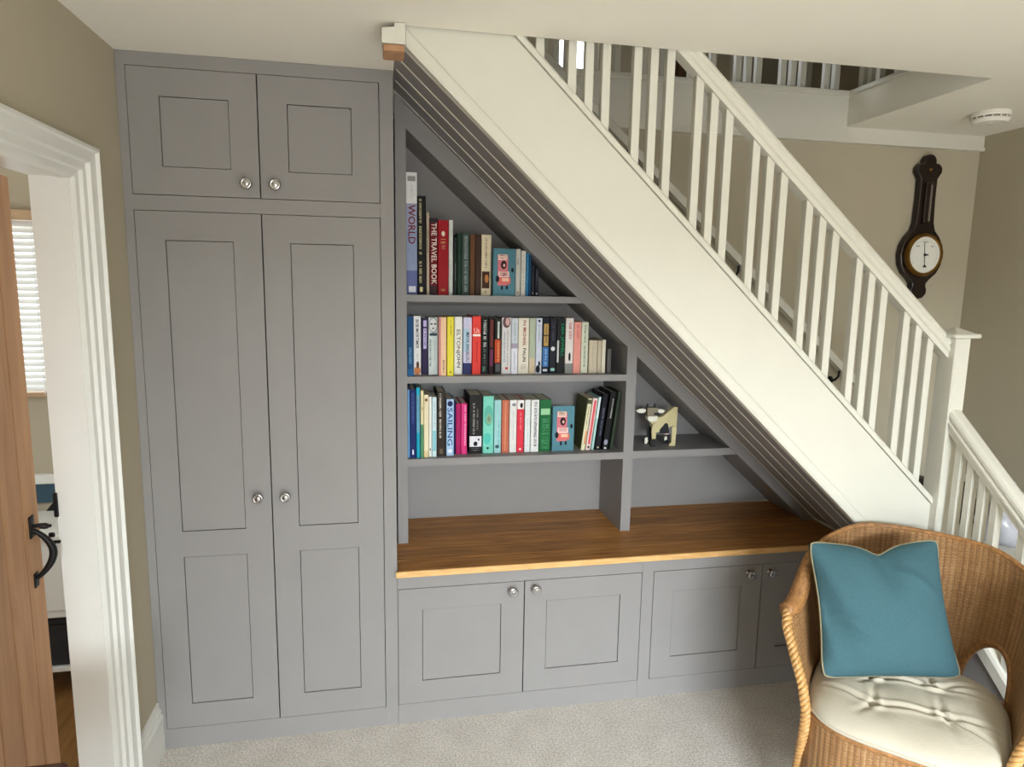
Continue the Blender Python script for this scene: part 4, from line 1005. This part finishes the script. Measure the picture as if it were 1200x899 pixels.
# ================================================================== THINGS ON THE STAIRS
def boot(x, y, z, rz, label):
    t = thing('boot', label, 'shoe', (x, y, z), (0, 0, rz), 'boots on the stair landing')
    m = MB(); m.sweep([(-0.036, 0.0), (-0.036, 0.14), (0.036, 0.14), (0.036, 0.0)], [lambda p, a=a, s=s, hh=hh: (p[0] * s, a, 0.012 + p[1] * hh) for a, s, hh in ((-0.13, .55, .28), (-0.10, .95, .38), (-0.02, 1, .55), (0.02, .9, 1.0), (0.09, .9, 1.05), (0.11, .6, .9))])
    obj('upper', m, M['leather'], t, local=True, bevel=0.012)
    m = MB(); m.prism([(-0.03, -0.135), (0.03, -0.135), (0.042, -0.06), (0.036, 0.115), (-0.036, 0.115), (-0.042, -0.06)], 0, 0.014, 'xy')
    obj('sole', m, M['black'], t, local=True)
    return t
boot(3.20, 0.17, NZ, 0.4, 'dark leather boot behind the spindle nearest the newel post')
boot(3.31, 0.10, NZ, 0.2, 'dark leather boot behind the second and third lower spindles')
m = MB(); n = 18
rng = random.Random(3)
V = []
for i in range(9):
    f_ = i / 8; z = 0.20 * f_
    for k in range(n):
        a = 2 * PI * k / n
        r = (0.105 * math.sin(PI * min(0.98, 0.22 + 0.75 * f_)) ** 0.8) * (1 + 0.16 * math.sin(3 * a + 5 * f_) + rng.uniform(-.07, .07))
        V.append((3.22 + r * math.cos(a), -0.17 + r * 0.8 * math.sin(a), NZ + z))
F = [(i * n + k, i * n + (k + 1) % n, (i + 1) * n + (k + 1) % n, (i + 1) * n + k) for i in range(8) for k in range(n)] + [tuple(range(n - 1, -1, -1)), tuple(8 * n + k for k in range(n))]
m.add(V, F)
bg = thing('carrier_bag', 'crumpled pale plastic bag on the stair landing behind the lower balustrade', 'bag', (3.22, -0.17, NZ))
o = obj('bag_body', m, M['bag'], bg); smooth_by_angle(o, 60)
m = MB(); m.tube([(3.17, -0.17, NZ + 0.19), (3.18, -0.17, NZ + 0.23), (3.23, -0.18, NZ + 0.245), (3.27, -0.17, NZ + 0.19)], 0.006, 6)
obj('handles', m, M['bag'], bg)

# dark table by the left wall, only its far corner in view
tb = thing('side_table', 'dark wooden table against the left wall, one corner in view', 'table', (0.11, -1.4, 0))
obj('tabletop', MB().box(0.02, 0.2, -1.7, -1.070, 0.725, 0.752, 0.006), M['darkwood'], tb)
obj('apron', MB().box(0.04, 0.18, -1.68, -1.10, 0.65, 0.725), M['darkwood'], tb)
for x in (0.035, 0.155):
    for y in (-1.685, -1.155): obj('leg', MB().box(x, x + 0.03, y, y + 0.03, 0, 0.725, 0.003), M['darkwood'], tb)
# ================================================================== WICKER CHAIR
CX, CY, CROT = 2.318, -0.720, math.radians(-45)
ch = thing('wicker_chair', 'rounded wicker armchair with braided edges in front of the stairs', 'chair', (CX, CY, 0), (0, 0, CROT))
UF = 0.70
def plan(u, k=1.0):
    """point of the U-shaped plan; u = 0 back, +-1 arm fronts (+u to the sitter's left = +x)"""
    s = 1 if u >= 0 else -1; a = abs(u)
    if a <= UF:
        t = a / UF * PI / 2
        x, y = 0.300 * math.sin(t) ** 0.92, 0.262 * math.cos(t) ** 0.92
    else:
        q = (a - UF) / (1 - UF)
        x, y = 0.300 - 0.022 * q * q, -0.225 * q
    return (s * x * k, y * k)
def sm(a, b, x):
    t = max(0.0, min(1.0, (x - a) / (b - a))); return t * t * (3 - 2 * t)
def rimz(u):
    a = abs(u)
    return 0.848 - 0.052 * sm(0.22, 0.66, a) - 0.135 * sm(0.68, 0.97, a)
def tab(z, T):
    if z <= T[0][0]: return T[0][1]
    for (a, p), (b, q) in zip(T, T[1:]):
        if z <= b:
            t = (z - a) / (b - a); t = t * t * (3 - 2 * t); return p + (q - p) * t
    return T[-1][1]
def shell(u, z):
    k = 0.84 + 0.16 * sm(0.30, 0.80, z)
    x, y = plan(u, k)
    if abs(u) > UF:                 # arm fronts sweep forward and in on their way down to the seat corners
        q = (abs(u) - UF) / (1 - UF)
        xf = tab(z, ((0.0, 0.262), (0.17, 0.252), (0.43, 0.232), (0.70, 0.338)))
        yf = tab(z, ((0.0, 0.205), (0.17, 0.225), (0.43, 0.287), (0.72, 0.150)))
        x = (1 if u > 0 else -1) * (0.300 * k * (1 - q * q) + xf * q * q); y = -yf * q
    lean = 0.03 * max(0, z - 0.42) * math.cos(u * PI / 2)
    return (x, y + lean, z)
NU, NV = 180, 72
Z0 = 0.17
us = [-1 + 2 * i / NU for i in range(NU + 1)]
arc = [0.0]
for i in range(NU):
    p, q = plan(us[i]), plan(us[i + 1]); arc.append(arc[-1] + math.hypot(p[0] - q[0], p[1] - q[1]))
def in_hole(u, z):
    a = abs(u)
    du = (a - 0.385) / 0.175
    if abs(du) > 1: return False
    top = 0.42 + 0.150 * math.sqrt(max(0, 1 - du * du))
    return 0.33 < z < top
V = []; UVS = []
for i, u in enumerate(us):
    for j in range(NV + 1):
        z = Z0 + (rimz(u) - Z0) * j / NV
        V.append(shell(u, z)); UVS.append((arc[i], z))
F = []
for i in range(NU):
    for j in range(NV):
        u = (us[i] + us[i + 1]) / 2; z = Z0 + (rimz(u) - Z0) * (j + 0.5) / NV
        if not in_hole(u, z): F.append((i * (NV + 1) + j, (i + 1) * (NV + 1) + j, (i + 1) * (NV + 1) + j + 1, i * (NV + 1) + j + 1))
def woven(name, V, F, UVS, mat, thick, parent, off=0):
    used = sorted({k for f in F for k in f}); mp = {k: i for i, k in enumerate(used)}
    me = bpy.data.meshes.new(name)
    me.from_pydata([V[k] for k in used], [], [tuple(mp[k] for k in f) for f in F])
    uvl = me.uv_layers.new(name='UVMap')
    for lp in me.loops: uvl.data[lp.index].uv = UVS[used[lp.vertex_index]]
    me.materials.append(mat)
    for p in me.polygons: p.use_smooth = True
    o = bpy.data.objects.new(name, me); COL.objects.link(o); o.parent = parent
    sd_ = o.modifiers.new('thick', 'SOLIDIFY'); sd_.thickness = thick; sd_.offset = off
    return o
woven('woven_shell', V, F, UVS, M['wick'], 0.014, ch)
def braid(pts, R, pitch, name, mat, n=3, rs=0.6):
    """plait of strands wound round a path"""
    P = [Vector(p) for p in pts]
    # resample
    L = [0.0]
    for i in range(len(P) - 1): L.append(L[-1] + (P[i + 1] - P[i]).length)
    N = max(12, int(L[-1] / 0.0075))
    R_ = []
    j = 0
    for i in range(N + 1):
        s = L[-1] * i / N
        while j < len(L) - 2 and L[j + 1] < s: j += 1
        t = (s - L[j]) / max(1e-6, L[j + 1] - L[j]); R_.append(P[j].lerp(P[j + 1], t))
    m = MB()
    for k in range(n):
        q = []
        Nn = None
        for i, p in enumerate(R_):
            T = (R_[min(i + 1, N)] - R_[max(i - 1, 0)]).normalized()
            if Nn is None:
                ref = Vector((0, 0, 1)) if abs(T.z) < 0.9 else Vector((1, 0, 0)); Nn = ref
            Nn = (Nn - T * Nn.dot(T)).normalized(); B = T.cross(Nn)
            a = 2 * PI * (L[-1] * i / N / pitch + k / n)
            q.append(p + (Nn * math.cos(a) + B * math.sin(a)) * R)
        m.tube(q, R * rs * 1.5, 6)
    o = obj(name, m, mat, ch, local=True, smooth=True, fix=False)
    return o
# rolled rim over the back and arms, then plaited edges down the front
rim = [Vector(shell(u, rimz(u))) for u in us]
m = MB(); m.tube(rim, [0.0085 + 0.019 * sm(0.62, 0.88, abs(u)) - 0.004 * sm(0.94, 1.0, abs(u)) for u in us], 10)
o = obj('rim', m, M['wick_rim'], ch, local=True, smooth=True)
for s in (-1, 1):
    e = Vector(shell(s, rimz(s)))
    pts = [Vector(shell(s * (0.90 + 0.02 * k), rimz(s * (0.90 + 0.02 * k)))) for k in range(5)]
    pts += [Vector(shell(s, z)) + Vector((0, -0.008, 0)) for z in (0.63, 0.60, 0.56, 0.50, 0.44, 0.38, 0.30, 0.22, 0.15, 0.08, 0.012)]
    o = braid(pts, 0.0085, 0.045, 'braided_edge', M['cane']); o['label'] = 'pale braided front edge'
    # hole edging
    hp = []
    for k in range(25):
        a = PI * k / 24
        u = s * (0.385 - 0.175 * math.cos(a)); z = 0.42 + 0.150 * math.sin(a)
        hp.append(shell(u, z))
    hp = [shell(s * 0.21, 0.33), shell(s * 0.21, 0.38)] + hp + [shell(s * 0.56, 0.38), shell(s * 0.56, 0.33)]
    m = MB(); m.tube(hp, 0.012, 8); obj('opening_edge', m, M['wick_rim'], ch, local=True, smooth=True)
# seat deck and front apron
NS = 28
V = []; F = []; UVS = []
rows = []
for j in range(9):
    q = j / 8
    for i in range(NS + 1):
        u = -1 + 2 * i / NS
        x, y, _ = shell(u, 0.42); 
        cx_, cy_ = 0.0, -0.10
        V.append((cx_ + (x - cx_) * q, cy_ + (y - cy_) * q, 0.425)); UVS.append((V[-1][0] + 1, V[-1][1] + 1))
for j in range(8):
    for i in range(NS):
        a = j * (NS + 1) + i; F.append((a, a + 1, a + NS + 2, a + NS + 1))
woven('seat_deck', V, F, UVS, M['wick'], 0.012, ch)
V = []; F = []; UVS = []
for i in range(29):
    q = -1 + 2 * i / 28
    for j in range(13):
        z = 0.17 + (0.43 - 0.17) * j / 12
        V.append((q * 0.228, -0.270 - 0.075 * (1 - q ** 4), z)); UVS.append((q * 0.26 + 2, z))
for i in range(28):
    for j in range(12):
        a = i * 13 + j; F.append((a, a + 13, a + 14, a + 1))
woven('front_apron', V, F, UVS, M['wick'], 0.012, ch)
lip = [(-0.228 + 0.456 * i / 20, -0.270 - 0.075 * (1 - (-1 + i / 10) ** 4), 0.43) for i in range(21)]
m = MB(); m.tube(lip, 0.010, 8); obj('seat_rail', m, M['wick_rim'], ch, local=True, smooth=True)
for sx, sy in ((-0.20, 0.17), (0.20, 0.17)):
    m = MB(); m.tube([(sx, sy, 0.30), (sx * 1.05, sy * 1.06, 0.15), (sx * 1.1, sy * 1.15, 0.0)], [0.018, 0.016, 0.015], 10)
    obj('leg', m, M['cane'], ch, local=True, smooth=True)
for sx in (-0.252, 0.252):
    m = MB(); m.tube([(sx * 0.90, -0.268, 0.42), (sx * 0.985, -0.212, 0.17), (sx * 1.02, -0.200, 0.0)], [0.016, 0.016, 0.015], 10)
    obj('leg', m, M['cane'], ch, local=True, smooth=True)

# ------------------------------------------------------------------ seat cushion, tufted
cu = thing('seat_cushion', 'cream tufted seat cushion on the wicker chair', 'cushion', (CX, CY, 0.432), (0, 0, CROT))
def cush_edge(a):
    # D-shaped outline in the chair's frame
    c_, s_ = math.cos(a), math.sin(a)
    n_ = 3.6
    r = 1.0 / ((abs(c_) / 0.243) ** n_ + (abs(s_) / (0.235 if s_ > 0 else 0.262)) ** n_) ** (1 / n_)
    return r
TUFT = [(-0.085, -0.095), (0.062, -0.055), (-0.07, -0.235), (0.092, -0.195)]
rng = random.Random(11)
CR = [(-0.085, -0.095, 0.062, -0.055), (-0.07, -0.235, 0.092, -0.195), (-0.085, -0.095, -0.23, -0.04), (-0.07, -0.235, -0.20, -0.20), (0.062, -0.055, 0.20, -0.02), (0.062, -0.055, 0.18, 0.03), (0.092, -0.195, 0.22, -0.16), (0.092, -0.195, 0.23, -0.24), (-0.085, -0.095, -0.11, 0.06), (0.062, -0.055, 0.03, 0.08), (-0.07, -0.235, -0.082, -0.15), (0.092, -0.195, 0.075, -0.11), (-0.085, -0.095, -0.12, -0.15), (-0.07, -0.235, -0.11, -0.30), (0.092, -0.195, 0.13, -0.28), (-0.085, -0.095, -0.19, -0.11), (0.062, -0.055, -0.01, -0.01)]
def segd(px, py, a, b, c, d):
    vx, vy = c - a, d - b; t = max(0, min(1, ((px - a) * vx + (py - b) * vy) / (vx * vx + vy * vy)))
    return math.hypot(px - a - t * vx, py - b - t * vy), t
def cush_top(x, y, q):
    h = 0.054 * (1 - q ** 3.6) ** 0.55
    for tx, ty in TUFT:
        d = math.hypot(x - tx, y - ty); h -= 0.016 * math.exp(-(d / 0.016) ** 2) + 0.011 * math.exp(-(d / 0.050) ** 2)
    for a, b, c, d in CR:
        dd, t = segd(x, y, a, b, c, d)
        amp = 0.008 * (1 - t * 0.8) if (c, d) not in TUFT else 0.008
        h -= amp * math.exp(-(dd / 0.0075) ** 2); h += amp * 0.45 * math.exp(-((dd - 0.016) / 0.009) ** 2)
    h += 0.0015 * math.sin(31 * x + 19 * y) * math.sin(27 * y - 12 * x)
    return h * (1 if q < 0.98 else 0.9)
NA, NR = 170, 80
CYO = -0.100
V = [(0, CYO, 0.018 + cush_top(0, CYO, 0))]; F = []
for j in range(1, NR + 1):
    q = (j / NR) ** 0.85
    for k in range(NA):
        a = 2 * PI * k / NA; r = cush_edge(a) * q
        x, y = r * math.cos(a), r * math.sin(a) + CYO
        V.append((x, y, 0.018 + cush_top(x, y, q)))
for k in range(NA): F.append((0, 1 + k, 1 + (k + 1) % NA))
for j in range(NR - 1):
    for k in range(NA): F.append((1 + j * NA + k, 1 + (j + 1) * NA + k, 1 + (j + 1) * NA + (k + 1) % NA, 1 + j * NA + (k + 1) % NA))
bo = len(V)
for j, (q, z) in enumerate(((0.995, 0.010), (0.96, 0.002), (0.0, 0.0))):
    if q == 0: V.append((0, CYO, 0.0)); continue
    for k in range(NA):
        a = 2 * PI * k / NA; r = cush_edge(a) * q; V.append((r * math.cos(a), r * math.sin(a) + CYO, z))
l0 = 1 + (NR - 1) * NA
for k in range(NA):
    k2 = (k + 1) % NA
    F.append((l0 + k, bo + k, bo + k2, l0 + k2)); F.append((bo + k, bo + NA + k, bo + NA + k2, bo + k2)); F.append((bo + NA + k, bo + 2 * NA, bo + NA + k2))
obj('pad', MB().add(V, F), M['cushion'], cu, local=True, smooth=True)
m = MB(); m.tube([(cush_edge(2 * PI * k / 90) * 1.0 * math.cos(2 * PI * k / 90), cush_edge(2 * PI * k / 90) * math.sin(2 * PI * k / 90) + CYO, 0.016) for k in range(90)], 0.0035, 6, closed=True)
obj('seam_piping', m, M['cushion'], cu, local=True, smooth=True)
m = MB()
for tx, ty in TUFT: m.lathe([(0.006, 0), (0.006, 0.002), (0.003, 0.004)], (tx, ty, 0.018 + cush_top(tx, ty, 0.5) ), 'z', 10)
obj('tuft_button', m, M['cushion'], cu, local=True, smooth=True)

# ------------------------------------------------------------------ scatter cushion
B0 = Vector((2.022, -0.712, 0.500)); B1 = Vector((2.440, -0.782, 0.498)); T0 = Vector((2.040, -0.572, 0.868)); T1 = Vector((2.452, -0.628, 0.872))
pc = (B0 + B1 + T0 + T1) / 4
pl = thing('scatter_cushion', 'teal square scatter cushion with beige piping leaning on the chair back', 'cushion', tuple(pc))
nrm = (B1 - B0).cross(T0 - B0).normalized()      # towards the chair back or the room
if nrm.y > 0: nrm = -nrm
def pil(u, v, side):
    """u, v in -1..1"""
    u0_, v0_ = u, v
    u = u0_ * (1 - 0.045 * abs(v0_) ** 12); v = v0_ * (1 - 0.045 * abs(u0_) ** 12)
    a, b = (u + 1) / 2, (v + 1) / 2
    p = (B0.lerp(B1, a)).lerp(T0.lerp(T1, a), b)
    # sides bow in, corners stay out, the top edge is chopped
    bow = 0.020
    cxv = (B1 - B0).normalized(); cyv = (T0 - B0).normalized()
    p = p - cxv * u * bow * (1 - v * v) - cyv * v * bow * (1 - u * u) * (0.35 if v < 0 else 1.0)
    dip = 0.030 * math.exp(-(abs(u - 0.06) / 0.22) ** 1.5) * sm(0.0, 1.0, (v + 0.1))
    p = p - cyv * dip
    th = 0.078 * (max(0, 1 - abs(u) ** 2.6) ** 0.55) * (max(0, 1 - abs(v) ** 2.6) ** 0.55)
    th *= 1 - 0.38 * math.exp(-((u - 0.06) / 0.20) ** 2) * sm(0.1, 1.0, v)
    wr = 0.0
    wr += 0.014 * math.sin(9 * u + 5 * v + 1.0) * math.exp(-((u + 0.85) / 0.25) ** 2) * (1 - v * v)
    wr += 0.014 * math.exp(-((v - 0.55 + 0.9 * (u - 0.35)) / 0.06) ** 2) * math.exp(-((u - 0.45) / 0.25) ** 2)
    wr -= 0.017 * math.exp(-((v + 0.28 + 0.5 * (u + 0.75)) / 0.05) ** 2) * math.exp(-((u + 0.68) / 0.22) ** 2)
    wr -= 0.016 * math.exp(-((v + 0.02 + 0.3 * (u + 0.75)) / 0.04) ** 2) * math.exp(-((u + 0.75) / 0.2) ** 2)
    return p + nrm * side * (th + (wr if side > 0 else 0) * min(1, th / 0.03)) - pc
NP = 56
for_v = []; F = []
for side in (1, -1):
    o_ = len(for_v)
    for i in range(NP + 1):
        for j in range(NP + 1):
            u = math.sin((-1 + 2 * i / NP) * PI / 2); v = math.sin((-1 + 2 * j / NP) * PI / 2)
            for_v.append(pil(u, v, side))
    for i in range(NP):
        for j in range(NP):
            a = o_ + i * (NP + 1) + j
            q = (a, a + NP + 1, a + NP + 2, a + 1); F.append(q if side > 0 else q[::-1])
ob = obj('cover', MB().add(for_v, F), M['pillow'], pl, local=True, smooth=True)
bm = bmesh.new(); bm.from_mesh(ob.data); bmesh.ops.remove_doubles(bm, verts=bm.verts, dist=0.0004); bmesh.ops.recalc_face_normals(bm, faces=bm.faces); bm.to_mesh(ob.data); bm.free()
loop = []
for k in range(40): loop.append(pil(-1 + 2 * k / 40, -1, 1))
for k in range(40): loop.append(pil(1, -1 + 2 * k / 40, 1))
for k in range(40): loop.append(pil(1 - 2 * k / 40, 1, 1))
for k in range(40): loop.append(pil(-1, 1 - 2 * k / 40, 1))
m = MB(); m.tube(loop, 0.0032, 7, closed=True)
o = obj('piping', m, M['piping'], pl, local=True, smooth=True); o['label'] = 'beige corded edge'
